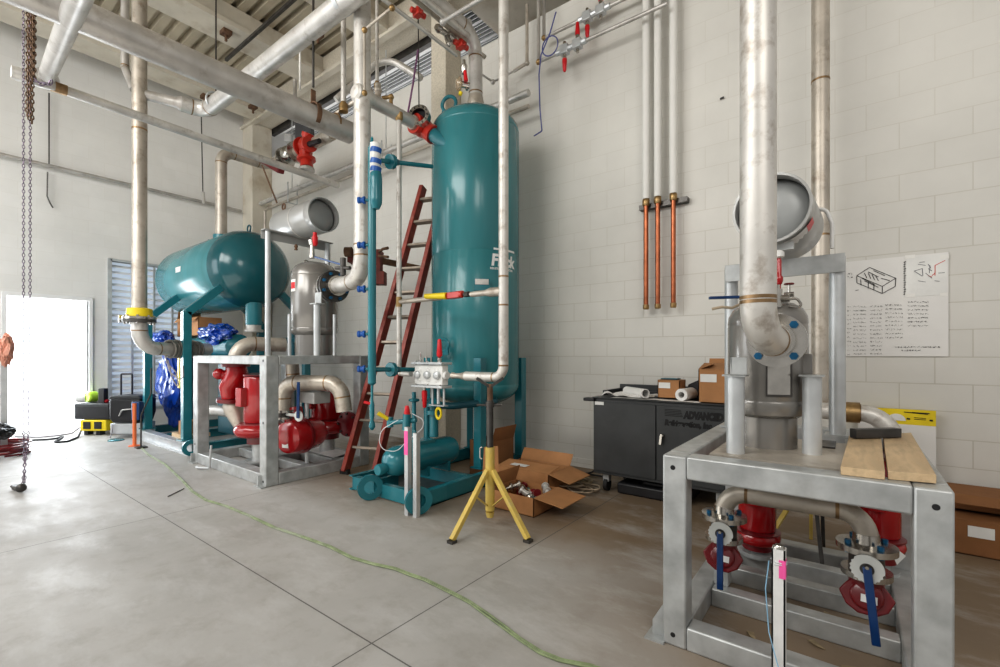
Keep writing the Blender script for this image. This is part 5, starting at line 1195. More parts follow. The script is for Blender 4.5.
a = W(443, 22, 4.7); b_ = V((a.x + 1.3, a.y, a.z))
tag(MB().cyl(a, b_, .022, n=12).ball(a, .038, 12, 8).build('overhead_pipe', M['steel']), 'slim pipe crossing over the thick tank pipe towards upper right', 'pipe')
# conduit arch and boxes left of the column
tag(MB().tube([W(336, 100, 5.4), W(385, 56, 5.6), W(421, 78, 5.5)], .040, .22, 14).build('bent_conduit', M['pipe_pale']), 'pale bent conduit arching in front of the roof slats', 'conduit')
tag(MB().tube([W(336, 114, 4.85), W(372, 90, 4.65)], .024, 0, 10).ball(W(378, 90, 4.62), .04, 12, 8).cyl(W(378, 84, 4.62), W(378, 98, 4.62), .03, n=10).build('small_bore_pipe', M['pipe_tan']), 'short pipe joining the brass fittings either side of the central riser', 'pipe')
t = tag(MB().tube([W(382, 98, 4.6), W(391, 97, 4.6), W(391, 108, 4.6)], .018, .01, 10).ball(W(391, 97, 4.6), .03, 10, 8).build('brass_elbow', M['brass']), 'brass elbow fitting standing on the crossover pipe', 'fitting')
tag(MB().tube([W(407, 118, 5.0), W(413, 84, 5.0), W(418, 50, 5.0)], .010, 0, 6).build('lifting_strap', M['strap_purple']), 'thin purple strap hanging above the orange-red angle valve', 'strap')
tag(MB().cyl(W(418, -10, 5.2), W(419, 112, 5.2), .007, n=6).build('hanger_rod', M['dark_steel']), 'thin dark rod hanging behind the purple strap', 'hanger')
tag(MB().tube([W(481, 74, 5.6), W(493, 82, 5.7), W(520, 68, 5.6)], .012, .02, 8).ball(W(493, 82, 5.68), .03, 10, 8).build('wall_pipe', M['steel_dark']), 'thin pipe with a brass elbow right of the thick tank pipe', 'pipe')
# dark strut channel under the deck
a = pz(226, 60, 5.9); 
tag(MB().box((a.x, a.y - .02, 5.88), (a.x + 3.2, a.y + .02, 5.92)).build('strut_channel', M['dark_steel']), 'long dark strut channel under the roof at upper left', 'channel')
for px, py in ((226, 33), (318, 35), (205, 97), (253, 107)):
    c_ = pz(px, py, 5.94); 
    tag(MB().box(c_ - V((.07, .06, .03)), c_ + V((.07, .06, .03))).cyl(c_ - V((0, 0, .12)), c_, .02, n=8).build('beam_clamp', M['rust'], None, .005), 'rusty beam clamp under a cream roof joist', 'clamp', 'rusty beam clamps under the roof joists')

tag(cb2(MB(), 295, 118, 311, 139, 8.0, .15).build('air_duct', M['hvac_dark'], None, .005), 'dark grey duct end behind the stainless valve under the largest overhead pipe', 'duct')
tag(cb2(MB(), 284, 134, 291, 141, 8.8, .08).build('junction_box', M['hvac'], None, .005), 'small grey junction box high on the long wall', 'junction box')
tag(MB().bar(W(262, 165, 7.6), W(277, 203, 7.6), .02, .02).build('brace_rod', M['rust']), 'thin rusty diagonal brace hanging below the slim overhead pipe', 'brace')
# ---- upper right valve trains
def vtrain(Y, px0, py0, x_end, vpx, label, ztop, gname):
    a = pY(px0, py0, Y); t = thing('wall_pipe', label, 'pipe', a)
    MB().tube([(a.x, Y, ztop), (a.x, Y, a.z), (x_end, Y, a.z)], .020, .03, 12).build('pipe_run', M['steel_dark'], t)
    MB().ball(a, .032, 12, 8).build('elbow', M['brass'], t)
    c_ = pY(vpx, 100, Y); z = a.z; v = thing('isolation_valve', gname, 'valve', (c_.x, Y, z - .2))
    MB().box((c_.x - .13, Y - .04, z - .05), (c_.x - .03, Y + .04, z + .05)).box((c_.x + .03, Y - .04, z - .05), (c_.x + .13, Y + .04, z + .05)).cyl((c_.x - .19, Y, z), (c_.x + .19, Y, z), .032, n=10).build('body', M['galv_tube'], v, .008)
    for dx, up in ((-.08, -1), (.08, 1)):
        MB().cyl((c_.x + dx, Y, z), (c_.x + dx, Y, z + up * .10), .022, n=10).build('bonnet', M['chrome'], v)
        MB().cyl((c_.x - dx, Y, z), (c_.x - dx, Y, z + up * .09), .018, n=10).build('gauge_stem', M['chrome'], v)
        grip(MB(), (c_.x + dx, Y, z + up * .09), up, .15).build('red_handle', M['red_plastic'], v)
vtrain(4.50, 538.5, 62, -1.4, 571, 'lower slim wall pipe near the ceiling with an elbow at its left end', 5.6, 'double red-handled valve on the lower slim wall pipe')
vtrain(4.60, 544, 38, -1.4, 594, 'upper slim wall pipe near the ceiling with an elbow at its left end', 5.6, 'double red-handled valve on the upper slim wall pipe')
tag(MB().tube([pY(527, 5, 4.6), pY(527, 63, 4.6), pY(514, 71, 4.6)], .020, .03, 10).ball(pY(527, 63, 4.6), .032, 10, 8).build('wall_pipe', M['pipe_tan']), 'short slim pipe turning an elbow left of the two upper wall pipes', 'pipe')
tag(MB().tube([pY(556, 12, 4.4), pY(550, 33, 4.38), pY(541, 55, 4.38), pY(539, 75, 4.4), pY(540, 110, 4.4), pY(542, 131, 4.4), pY(534, 136, 4.4)], .008, .02, 6)
    .torus(pY(550, 46, 4.38), (0, 1, .1), .10, .007, 20, 6).build('blue_rope', M['rope_blue']), 'thin blue rope looped over the wall pipe and hanging down', 'rope')
tag(MB().bar(pY(720, 99, 4.73), pY(724, 97, 4.73), .012, .012).build('wire_stub', M['black']), 'tiny black wire stub sticking out of the long wall', 'wire')
# ---- white sleeves and copper pipes
for i, (px, lab) in enumerate(((646.0, 'left'), (657.7, 'middle'), (673.3, 'right'))):
    x_ = pY(px, 200, 4.64).x
    t = thing('copper_pipe', lab + ' of three bright copper pipes ending on the long wall', 'pipe', (x_, 4.64, 1.76), 'copper pipes on the long wall')
    MB().cyl((x_, 4.64, 1.78), (x_, 4.64, 2.84), .024, n=14).build('pipe_run', M['copper'], t)
    MB().lathe((x_, 4.64, 1.745), (0, 0, 1), [(.024, 0), (.030, .01), (.030, .045), (.024, .05)], 14).build('end_cap', M['brass'], t)
    MB().lathe((x_, 4.64, 2.80), (0, 0, 1), [(.03, 0), (.036, .01), (.036, .06), (.03, .07)], 14).build('clamp', M['brass'], t)
    tag(MB().cyl((x_, 4.64, 2.871), (x_, 4.64, 5.6), .037, n=16).build('pipe_sleeve', M['white_pipe']), lab + ' of three white sleeved pipes above the copper pipes', 'pipe', 'white pipes above the copper ones')
a, b_ = pY(640, 205, 4.70).x, pY(688, 197, 4.70).x
tag(MB().box((a, 4.67, 2.78), (b_, 4.748, 2.83)).build('strut_channel', M['dark_steel']), 'short dark strut channel clamping the three copper pipes to the wall', 'channel')
# ---- tall pipe behind the near unit
xv = pY(820.5, 200, 4.35).x
tv_ = thing('vertical_pipe', 'tall tan pipe against the long wall behind the near vessel', 'pipe', (xv, 4.35, .9))
MB().cyl((xv, 4.35, .86), (xv, 4.35, 5.35), .060, n=22).build('pipe_run', M['pipe_tan'], tv_)
for z in (2.2, 3.4): MB().ring((xv, 4.35, z), (0, 0, 1), .062, .05, .015, 22).build('weld_ring', M['weld'], tv_)
he = pipe('elbow_pipe', 'pale elbow pipe with blue-capped fitting behind the iron bar', [(xv - .03, 4.24, .86), (xv + .42, 4.24, .86), (xv + .42, 4.24, .25)], .062, .18, M['pipe_pale'], n=20)
MB().ring((xv + .12, 4.24, .86), (1, 0, 0), .075, .05, .12, 20).build('weld_band', M['brass'], he)
MB().cyl((xv + .12, 4.20, .94), (xv + .12, 4.20, .97), .035, n=12).build('blue_cap', M['blue_cap'], he)

# ================================================================== TOOL BENCH
Yc, CX0, CX1, CZ0, CZ1 = 3.98, -1.93, -.74, .17, .875
ct = thing('tool_cabinet', 'black steel tool cabinet on castors with lettered right door standing by the long wall', 'cabinet', ((CX0 + CX1) / 2, 4.3, 0))
MB().box((CX0, Yc + .015, CZ0), (CX1, 4.66, CZ1)).build('body', M['cart'], ct, .006)
mid = -1.335
dl_ = MB().box((CX0 + .012, Yc, CZ0 + .03), (mid - .004, Yc + .016, CZ1 - .03)).build('door', M['cart'], ct, .003)
dr_ = MB().box((mid + .004, Yc, CZ0 + .03), (CX1 - .012, Yc + .016, CZ1 - .03)).build('door', M['cart'], ct, .003)
MB().box((CX0 - .004, Yc - .006, CZ1), (CX1 + .004, 4.66, CZ1 + .012)).build('top', M['cart'], ct, .003)
MB().box((CX0, 4.62, CZ1 + .012), (CX1, 4.66, CZ1 + .10)).box((CX0, 4.2, CZ1 + .012), (CX0 + .02, 4.62, CZ1 + .06)).build('back_rim', M['cart'], ct, .003)
MB().bar((CX0 - .09, Yc + .03, CZ1 - .015), (CX0 + .02, Yc + .03, CZ1 - .015), .10, .03).build('side_handle', M['black'], ct, .006)
MB().box((CX0 + .025, Yc - .008, CZ1 - .06), (CX0 + .115, Yc - .004, CZ1 - .03)).build('nameplate', M['label'], ct)
hd = MB().lathe((mid + .055, Yc - .018, .59), (0, 1, 0), [(.014, -.012), (.018, 0), (.018, .018)], 14).bar((mid + .055, Yc - .028, .605), (mid + .045, Yc - .034, .515), .022, .012, up=(0, 1, 0)).build('handle', M['chrome'], dr_, .002)
def flat_text(txt, size, x, y, z, m, parent, name, shear=0, sx=1.0, off=.0035, align=None):
    cu = bpy.data.curves.new('t', 'FONT'); cu.body = txt; cu.size = size; cu.offset = off * size / .1; cu.shear = shear; cu.resolution_u = 3
    o = bpy.data.objects.new('t', cu); C.objects.link(o); bpy.context.view_layer.update()
    me = o.evaluated_get(bpy.context.evaluated_depsgraph_get()).to_mesh()
    vs = [v.co.copy() for v in me.vertices]; fs = [list(p.vertices) for p in me.polygons]; o.to_mesh_clear(); bpy.data.objects.remove(o)
    ob = MB().add([(x + v.x * sx, y, z + v.y) for v in vs], fs).build(name, M[m], parent); return ob, max(v.x for v in vs) * sx
flat_text('ADVANCED', .078, mid + .235, Yc - .002, .755, 'ink', dr_, 'lettering', .15, .70, .010)
flat_text('Refrigeration, Inc.', .062, mid + .075, Yc - .002, .685, 'ink', dr_, 'lettering', .15, .86, .009)
for i in range(5): MB().box((mid + .075, Yc - .0025, .762 + i * .013), (mid + .225 - i * .004, Yc - .001, .768 + i * .013)).build('lettering_stripe', M['ink'], dr_)
for x in (CX0 + .10, CX1 - .10):
    for y in (Yc + .10, 4.56):
        q = MB().box((x - .03, y - .03, .09), (x + .03, y + .03, CZ0)).build('castor', M['galv'], ct, .003)
        MB().cyl((x - .018, y, .06), (x + .018, y, .06), .06, n=20).build('castor_wheel', M['rubber'], q)
tag(MB().box((-1.72, 4.05, .002), (-1.1, 4.5, .10)).box((-1.5, 4.1, .10), (-1.2, 4.4, .14)).build('tool_case', M['black'], None, .015), 'flat black case lying on the floor under the tool cabinet', 'case')
zc = CZ1 + .013
def sheet(name, label, pts, m='paper', amp=.012, nx=14, seed=1, cat='paper'):
    """rumpled sheet: four corners a,b,c,d"""
    a, b, c, d = [V(p) for p in pts]; vs = []; fs = []
    for j in range(nx + 1):
        for i in range(nx + 1):
            u, w = i / nx, j / nx; p = a.lerp(b, u).lerp(d.lerp(c, u), w)
            p.z += amp * (abs(noise.noise(V((u * 3, w * 3, seed)))) * 1.6 + .15); vs.append(p)
    for j in range(nx):
        for i in range(nx): k_ = j * (nx + 1) + i; fs.append((k_, k_ + 1, k_ + nx + 2, k_ + nx + 1))
    return tag(MB().add(vs, fs).build(name, M[m]), label, cat)
sheet('drawing_sheet', 'crumpled pale drawing sheets on the left of the tool cabinet top', [(-1.86, 4.02, zc + .003), (-1.42, 4.0, zc + .003), (-1.38, 4.30, zc + .003), (-1.80, 4.34, zc + .003)], amp=.05, seed=3)
sheet('drawing_sheet', 'flat white sheet along the front edge of the tool cabinet top', [(-1.75, 3.965, zc), (-.98, 3.965, zc), (-.98, 4.10, zc), (-1.75, 4.12, zc)], amp=.004, seed=9)
a = (-1.62, 4.10, zc + .035)
t = thing('paper_roll', 'loose roll of white drawings left on the tool cabinet', 'paper roll', (-1.5, 4.1, zc))
MB().lathe((-1.44, 4.02, zc + .052), (-.6, .5, .0), [(.040, 0), (.040, .34)], 20, caps=False).lathe((-1.44, 4.02, zc + .052), (-.6, .5, .0), [(.032, 0), (.040, 0)], 20, caps=False).build('sheet', M['paper'], t)
t = thing('paper_roll', 'thick roll of white drawings beside the large box on the tool cabinet', 'paper roll', (-1.12, 4.1, zc))
MB().lathe((-1.135, 4.02, zc + .055), (.1, .9, 0), [(.026, 0), (.052, 0), (.052, .40)], 22, caps=False).lathe((-1.135, 4.02, zc + .055), (.1, .9, 0), [(.026, 0), (.026, .4)], 18, caps=False).build('sheet', M['paper'], t)
t = carton('cardboard_box', 'small cardboard box with white label on the middle of the tool cabinet', -1.36, -1.17, 4.10, 4.28, .155, zc + .012, (('-y', PI, .09), ('+y', PI, .09)))
MB().box((-1.35, 4.096, zc + .10), (-1.25, 4.099, zc + .15)).build('shipping_label', M['label'], t)
tag(MB().box((-1.34, 4.12, zc + .176), (-1.20, 4.24, zc + .186)).build('notepad', M['teal_dark'], None, .002), 'thin dark teal pad on top of the small labelled box', 'pad')
t = thing('black_case', 'angular black plastic case between the two boxes on the tool cabinet', 'case', (-1.12, 4.3, zc))
MB().prism([(0, 0), (.26, 0), (.26, .20), (.20, .22), (.02, .13)], (-1.16, 4.44, zc), (1, 0, 0), (0, 0, 1), (0, -1, 0), .2).build('shell', M['black'], t, .008)
t = carton('cardboard_box', 'large open cardboard box with raised flaps on the right of the tool cabinet', -1.0, -.50 - .24, 4.03, 4.38, .27, zc, (('-x', 2.75, .10), ('+y', 1.25, .09), ('-y', 2.9, .2)))
MB().box((-.985, 4.026, zc + .17), (-.86, 4.029, zc + .235)).build('shipping_label', M['label'], t)
# cables left of the cabinet
def floorline(name, label, pts, r, m, cat='cable', n=6, bend=.12):
    P = []
    for p in pts:
        q = fl(p[0], p[1]); P.append(V((q.x, q.y, r + (p[2] if len(p) > 2 else .001))))
    return tag(MB().tube(P, r, bend, n).build(name, M[m]), label, cat)
random.seed(11)
for i, (cx_, cy_, lab, mm) in enumerate(((-2.22, 4.08, 'outer tan cable coil on the floor left of the tool cabinet', 'cable_tan'), (-2.06, 3.90, 'inner pale cable coil on the floor beside the tool cabinet castor', 'lever_tag'))):
    pts = []
    for k_ in range(34):
        t = k_ * .75; rr = .13 + .07 * math.sin(k_ * 1.3); pts.append((cx_ + rr * math.cos(t) * 1.3, cy_ + rr * math.sin(t), .012 + k_ * .0016))
    tag(MB().tube(pts, .007, .05, 6).build('cable_coil', M[mm]), lab, 'cable')
tag(MB().tube([(-2.35, 4.3, .02), (-2.2, 4.5, .02), (-2.12, 4.52, .10), (-2.0, 4.5, .14), (-1.95, 4.45, .02), (-2.6, 4.45, .012), (-3.0, 4.5, .012)], .009, .06, 6).build('power_cable', M['black']), 'black cable looping along the wall base left of the tool cabinet', 'cable')

# ================================================================== POSTER, SIGN, BOXES AT RIGHT
Yp_ = 4.738
TLx, TLz = pY(820, 262, Yp_).x, pY(948.5, 252, Yp_).z; BRx, BRz = pY(948.5, 357, Yp_).x, pY(948.5, 356.5, Yp_).z
po = thing('wall_chart', 'large white sheet of drawings and handwritten columns taped to the long wall', 'chart', ((TLx + BRx) / 2, Yp_, BRz))
MB().box((TLx, Yp_, BRz), (BRx, Yp_ + .006, TLz)).build('sheet', M['paper'], po)
def P2(px, py): p = pY(px, py, Yp_ - .0015); return (p.x, p.z)
# inner sheets
def rect(px0, py0, px1, py1, m, name, e=0):
    a, b_ = P2(px0, py0), P2(px1, py1); return MB().box((a[0], Yp_ - .002 - e, b_[1]), (b_[0], Yp_ - .0005 - e, a[1])).build(name, M[m], po)
rect(906, 257.5, 947, 294.5, 'label', 'pinned_drawing')
def strokes(segs, w, m, name, yo=.004):
    mb = MB()
    for a, b_ in segs:
        p, q = P2(*a), P2(*b_); mb.bar((p[0], Yp_ - yo, p[1]), (q[0], Yp_ - yo, q[1]), w, .0006, up=(0, 1, 0))
    return mb.build(name, M[m], po)
S = lambda x, y: (830 + x / 3.924, 240 + y / 3.924)
iso = [((105, 140), (155, 108)), ((155, 108), (258, 150)), ((258, 150), (205, 182)), ((205, 182), (105, 140)), ((205, 182), (205, 210)), ((205, 210), (105, 168)), ((105, 168), (105, 140)), ((258, 150), (256, 182)), ((256, 182), (205, 210)),
       ((125, 150), (175, 175)), ((135, 160), (190, 186)), ((150, 125), (190, 145)), ((170, 120), (215, 140)), ((200, 150), (235, 160)), ((120, 155), (122, 178)), ((150, 165), (150, 190)), ((172, 172), (172, 196)), ((135, 130), (145, 150)), ((150, 130), (160, 152)), ((165, 136), (175, 156)), ((180, 142), (190, 160)), ((100, 198), (112, 196))]
strokes([(S(*a), S(*b_)) for a, b_ in iso], .0042, 'ink', 'building_drawing')
sk2 = [((330, 122), (362, 112)), ((330, 122), (362, 142)), ((362, 112), (364, 140)), ((385, 95), (395, 110)), ((385, 112), (400, 122)), ((392, 100), (390, 130)), ((375, 130), (400, 150)), ((345, 95), (375, 100)), ((410, 160), (430, 162)), ((345, 160), (375, 165)), ((425, 130), (450, 128)), ((350, 88), (372, 86))]
strokes([(S(*a), S(*b_)) for a, b_ in sk2], .004, 'grey_ink', 'piping_sketch')
strokes([(S(412, 100), S(412, 140)), (S(412, 100), S(452, 80)), (S(400, 140), S(412, 130)), (S(385, 140), S(400, 145))], .004, 'red_ink', 'red_piping_line')
random.seed(21)
def scribble(x0, x1, y0, dy, rows, skip=()):
    segs = []
    for r in range(rows):
        if r in skip: continue
        x = x0; y = y0 + r * dy - (x0 - 65) * .02
        while x < x1:
            L = random.uniform(4, 11); k_ = x
            while k_ < min(x + L, x1):
                segs.append((S(k_, y + random.uniform(-3.4, 3)), S(k_ + random.uniform(.5, 2.4), y + random.uniform(-3.4, 3.4)))); k_ += 2.6
            x += L + random.uniform(3, 6)
    return segs
sg = []
for args in ((68, 82, 262, 17, 12), (92, 140, 262, 15.5, 13), (158, 205, 262, 15.5, 13), (218, 285, 258, 16, 9), (305, 385, 248, 15.5, 7)): sg += scribble(*args)
strokes(sg, .0020, 'ink', 'handwriting')
strokes(scribble(256, 432, 424, 16, 1) + scribble(280, 358, 438, 16, 1) + scribble(70, 88, 132, 14, 2), .003, 'ink', 'handwriting')
strokes([(S(290, 215 - i * 9), S(293 + (i % 3) * 2, 210 - i * 9)) for i in range(15)], .008, 'ink', 'vertical_note')
for (px0, py0, px1, py1) in ((905, 255.5, 915, 258), (940, 255, 949, 258.5), (905, 294, 915, 297), (940, 293, 948, 296)): rect(px0, py0, px1, py1, 'white_pipe', 'tape', .001)
# yellow topped board
sb = thing('leaning_board', 'white board with a yellow printed top band leaning on the long wall behind the planks', 'board', (pY(900, 480, 4.66).x, 4.66, 0))
x0, x1_ = pY(858, 410, 4.66).x, pY(936, 415, 4.66).x; zt_ = pY(900, 409, 4.66).z
MB().box((x0, 4.66, .0), (x1_, 4.672, zt_ - .115)).build('sheet', M['paper'], sb)
yb = MB().box((x0, 4.659, zt_ - .115), (x1_, 4.672, zt_)).build('yellow_band', M['yellow_plastic'], sb)
def bstroke(segs, w, m, name):
    mb = MB()
    for a, b_ in segs:
        p = pY(800 + a[0] / 5, 390 + a[1] / 5, 4.656); q = pY(800 + b_[0] / 5, 390 + b_[1] / 5, 4.656); mb.bar(p, q, w, .001, up=(0, 1, 0))
    return mb.build(name, M[m], yb)
bstroke([((357, 118), (372, 128)), ((372, 128), (430, 130)), ((430, 130), (445, 122)), ((520, 110), (640, 122)), ((560, 112), (648, 118))], .006, 'ink', 'printed_tool_outline')
bstroke([((533, 143), (550, 145)), ((648, 152), (664, 154))], .012, 'ink', 'printed_block')
bstroke([((570, 138), (630, 143)), ((570, 146), (630, 150))], .004, 'ink', 'printed_text')
mb = MB(); c_ = pY(800 + 482 / 5, 390 + 152 / 5, 4.655); n = 16
mb.add([c_] + [c_ + V((.055 * math.cos(PI * i / n), 0, .052 * math.sin(PI * i / n))) for i in range(n + 1)], [(0, i + 1, i + 2) for i in range(n)])
mb.build('printed_emblem', M['label'], yb)
flat_text('Frick', .075, -6.96, 2.8405, 1.04, 'ink', np2, 'lettering', .15, .95, .006)
# boxes on the floor at right
t = carton('cardboard_box', 'long closed cardboard box with white labels lying on the floor at far right', .52, 1.75, 4.16, 4.70, .215, .0, (('-y', PI, .27), ('+y', PI, .27)), 'card_dark')
MB().box((.60, 4.155, .12), (.72, 4.158, .19)).build('shipping_label', M['label'], t)
MB().box((.80, 4.155, .10), (.92, 4.158, .17)).build('shipping_label', M['label'], t)
t = carton('cardboard_box', 'flat cardboard box lying on top of the long box at far right', .55, 1.6, 4.36, 4.70, .10, .235, (('-y', PI, .17), ('+y', PI, .17), ('-y', -.3, .12)), 'card_dark')
# boxes behind the pipe stand
t = carton('cardboard_box', 'open cardboard box full of bright pipe fittings right behind the yellow pipe stand', -2.42, -1.98, 3.04, 3.42, .15, 0, (('+x', -.12, .26), ('-x', 1.9, .14)), 'card')
t2 = carton('cardboard_box', 'cardboard box with raised flaps and a label behind the box of fittings', -2.74, -2.16, 3.56, 3.96, .20, 0, (('+x', -.25, .22), ('+y', 1.0, .12), ('-y', PI - .15, .20)), 'card')
MB().box((-2.62, 3.60, .222), (-2.44, 3.72, .224)).build('shipping_label', M['label'], t2)
carton('cardboard_box', 'tall brown cardboard box standing under the tall tank', -3.22, -2.92, 3.70, 4.08, .36, .02, (('+x', 1.3, .15),), 'card_dark')
tag(MB().add([W(482, 481, 3.95), W(499, 482, 3.95), W(498, 446, 3.98), W(484, 447, 3.98)], [(0, 1, 2, 3)]).build('cardboard_flap', M['card']), 'loose upright cardboard sheet behind the mast of the yellow stand', 'cardboard')
random.seed(5)
for i in range(7):
    p = V((-2.33 + i * .05, 3.14 + random.uniform(0, .18), .10 + random.uniform(0, .05))); d_ = V((random.uniform(-1, 1), random.uniform(-.5, .5), random.uniform(-.1, .4))).normalized()
    mm = ('chrome', 'red_dark', 'chrome', 'steel', 'red_dark', 'chrome', 'steel')[i]
    tag(MB().lathe(p, d_, [(.022, -.06), (.022, -.03), (.038, -.028), (.038, -.01), (.024, .0), (.024, .05), (.034, .052), (.034, .07)], 16).build('pipe_fitting', M[mm]),
        ('dark red' if mm == 'red_dark' else 'shiny steel') + ' pipe fitting in the open box behind the yellow stand', 'fitting', ('red' if mm == 'red_dark' else 'steel') + ' fittings in the open box')

# ================================================================== FAR LEFT CLUTTER
def at(px, py, cz): return W(px, py, cz)
CZ = 7.3
a, b_ = at(80, 432, CZ), at(105, 432, CZ)
ex = V((CA, SA, 0)); ey = V((-SA, CA, 0))
def cbox(mb, px0, py0, px1, py1, cz, depth):
    p0, p1 = at(px0, py1, cz), at(px1, py0, cz); u = ex
    L = (px1 - px0) / FPX * cz; H = p1.z - p0.z
    return mb.prism([(0, 0), (L, 0), (L, H), (0, H)], p0, u, V((0, 0, 1)), ey, depth)
t = thing('power_distribution_box', 'yellow power distribution box with black sockets on the floor near the doorway', 'power box', at(92, 434, CZ))
cbox(MB(), 80, 420, 106, 431, CZ, .25).build('case', M['yellow_plastic'], t, .01)
for px in (83, 94): cbox(MB(), px, 422, px + 7, 429, CZ - .012, .01).build('socket', M['black'], t)
cbox(MB(), 84, 431, 88, 436, CZ + .05, .1).box((0, 0, 0), (0, 0, 0)).build('foot', M['black'], t)
cbox(MB(), 96, 431, 100, 436, CZ + .05, .1).build('foot', M['black'], t)
t = thing('tool_box', 'long black tool box stacked on the yellow power box', 'tool box', at(92, 420, CZ))
cbox(MB(), 74, 403.5, 109, 419.5, CZ, .30).build('case', M['black'], t, .015)
cbox(MB(), 74.5, 404.5, 108, 407, CZ - .012, .01).build('lid_seam', M['cart'], t)
t = thing('lime_canister', 'lime green and clear canister lying on the long black tool box', 'canister', at(83, 403, CZ))
c_ = at(88, 397, CZ + .1); MB().lathe(c_, -ey - ex * .3, [(.0, -.14), (.07, -.13), (.085, -.1), (.085, .0), (.07, .02), (0, .025)], 18).build('shell', M['lime'], t)
c_ = at(78, 398, CZ + .1); MB().lathe(c_, -ex - ey * .3, [(.07, -.12), (.075, 0), (.04, .04), (0, .045)], 16).build('clear_end', M['label'], t)
tag(cbox(MB(), 98, 388.5, 104, 403.3, CZ + .05, .08).build('battery_pack', M['cart_dark'], None, .005), 'small upright black block standing on the long tool box', 'battery')
tag(MB().ball(at(106, 401, CZ + .1), .04, 12, 8, (1, 1, .8)).build('red_ball', M['red_plastic']), 'small red ball lying beside the black block', 'ball')
cz2 = 7.05
t = thing('wheeled_bin', 'black wheeled bin with an upright pull handle near the doorway', 'bin', at(125, 424, cz2))
p0 = at(109, 423, cz2); L = 31 / FPX * cz2; H = 24 / FPX * cz2
MB().prism([(.05, 0), (L - .05, 0), (L, H * .4), (L, H), (0, H), (0, H * .2)], p0, ex, V((0, 0, 1)), ey, .34).build('tub', M['black'], t, .02)
MB().prism([(-.01, 0), (L + .01, 0), (L - .03, .05), (.03, .05)], p0 + V((0, 0, H)), ex, V((0, 0, 1)), ey, .34).build('lid', M['cart'], t, .008)
MB().tube([at(121, 398, cz2 + .3), at(121, 374, cz2 + .3), at(132, 374, cz2 + .3), at(132, 398, cz2 + .3)], .014, .02, 8).build('pull_handle', M['black'], t)
MB().tube([at(119, 416, cz2 - .02), at(122, 410, cz2 - .04), at(132, 409, cz2 - .04)], .010, .03, 8).build('front_handle', M['steel'], t)
MB().tube([at(113, 424, cz2), at(112, 432, cz2), at(110, 438, cz2)], .006, 0, 6).build('strap', M['cable_grey'], t)
tag(cbox(MB(), 110, 423.5, 141, 434, cz2 + .02, .30).build('equipment_dolly', M['galv_tube'], None, .01), 'pale low dolly under the black wheeled bin', 'dolly')
tag(cbox(MB(), 131, 402, 139, 420, 6.9, .1).build('blue_container', M['blue_paint'], None, .01), 'dark blue container behind the orange post', 'container')
c_ = fl(116, 440.5); tag(MB().lathe(c_, (0, 0, 1), [(.10, 0), (.10, .012), (.09, .018), (0, .018)], 22).build('round_lid', M['teal']), 'small round teal lid on the floor near the black bin', 'lid')
c_ = fl(134.5, 446); t = thing('marker_post', 'slim orange marker post standing on a small base near the far skid', 'post', c_)
MB().cyl(c_ + V((0, 0, .01)), c_ + V((0, 0, .60)), .024, n=12).build('tube', M['orange'], t); MB().lathe(c_, (0, 0, 1), [(.07, 0), (.07, .012)], 16).build('base', M['orange'], t)
c_ = fl(141, 448); t = thing('bent_rod', 'thin dark rod on a square foot right of the orange post', 'rod', c_)
MB().tube([c_ + V((0, 0, .01)), c_ + V((0, 0, .45)), c_ + V((.12, .08, .75)), c_ + V((.12, .08, 1.1))], .010, .05, 8).build('rod', M['dark_steel'], t); MB().box(c_ - V((.06, .06, 0)), c_ + V((.06, .06, .02))).build('base', M['dark_steel'], t)
# rack at the left edge
cr_ = 5.95
t = thing('metal_rack', 'galvanised rack post at the left edge of the room', 'rack', at(3, 447, cr_))
c_ = at(4, 445, cr_); MB().box((c_.x - .03, c_.y - .03, 0), (c_.x + .03, c_.y + .03, 1.43)).build('post', M['galv_tube'], t)
c2 = at(-14, 445, cr_); MB().box((c2.x - .03, c2.y - .03, 0), (c2.x + .03, c2.y + .03, 1.43)).build('post', M['galv_tube'], t)
for z in (.28, .75, 1.40): MB().bar((c_.x, c_.y, z), (c2.x, c2.y, z), .06, .04).build('shelf_bar', M['galv_tube'], t)
M['rag'] = mat('faded_coral_cloth', (0.62, 0.30, 0.22), .8, 0, .25, 8)
crumple('rag', 'faded coral cloth slung over the rack at the left edge', at(5, 350, cr_ - .02), (.11, .08, .20), 'rag', 4.4, .35)['category'] = 'cloth'
crumple('black_bag', 'black bag on the floor below the rack at the left edge', at(0, 432, 5.8), (.20, .15, .11), 'black', 8.4, .2)['category'] = 'bag'
t = tag(MB().box(fl(12, 447) + V((-.06, -.06, .0)), fl(12, 447) + V((.06, .06, .12))).build('red_case', M['red_plastic'], None, .02), 'small red case on the floor at the left edge', 'case')
c_ = fl(1, 455)
m_ = MB(); pts = []
for i in range(80): 
    tt = i * .55; rr = .30 + .04 * math.sin(i * .9); pts.append((c_.x + rr * math.cos(tt), c_.y + rr * .8 * math.sin(tt), .02 + .0018 * i))
m_.tube(pts, .014, 0, 6); tag(m_.build('hose_coil', M['red_dark']), 'coil of dark red hose on the floor at the left edge', 'hose')
floorline('power_cable', 'grey cable from the doorway to the yellow power box', [(15, 437), (40, 438), (60, 436), (72, 434), (84, 431, .1)], .012, 'cable_grey')
floorline('power_cable', 'dark cable looping on the floor in front of the yellow power box', [(12, 443), (35, 441), (55, 440), (66, 436), (58, 441), (54, 443), (66, 443), (78, 438), (86, 430, .15)], .014, 'rubber')
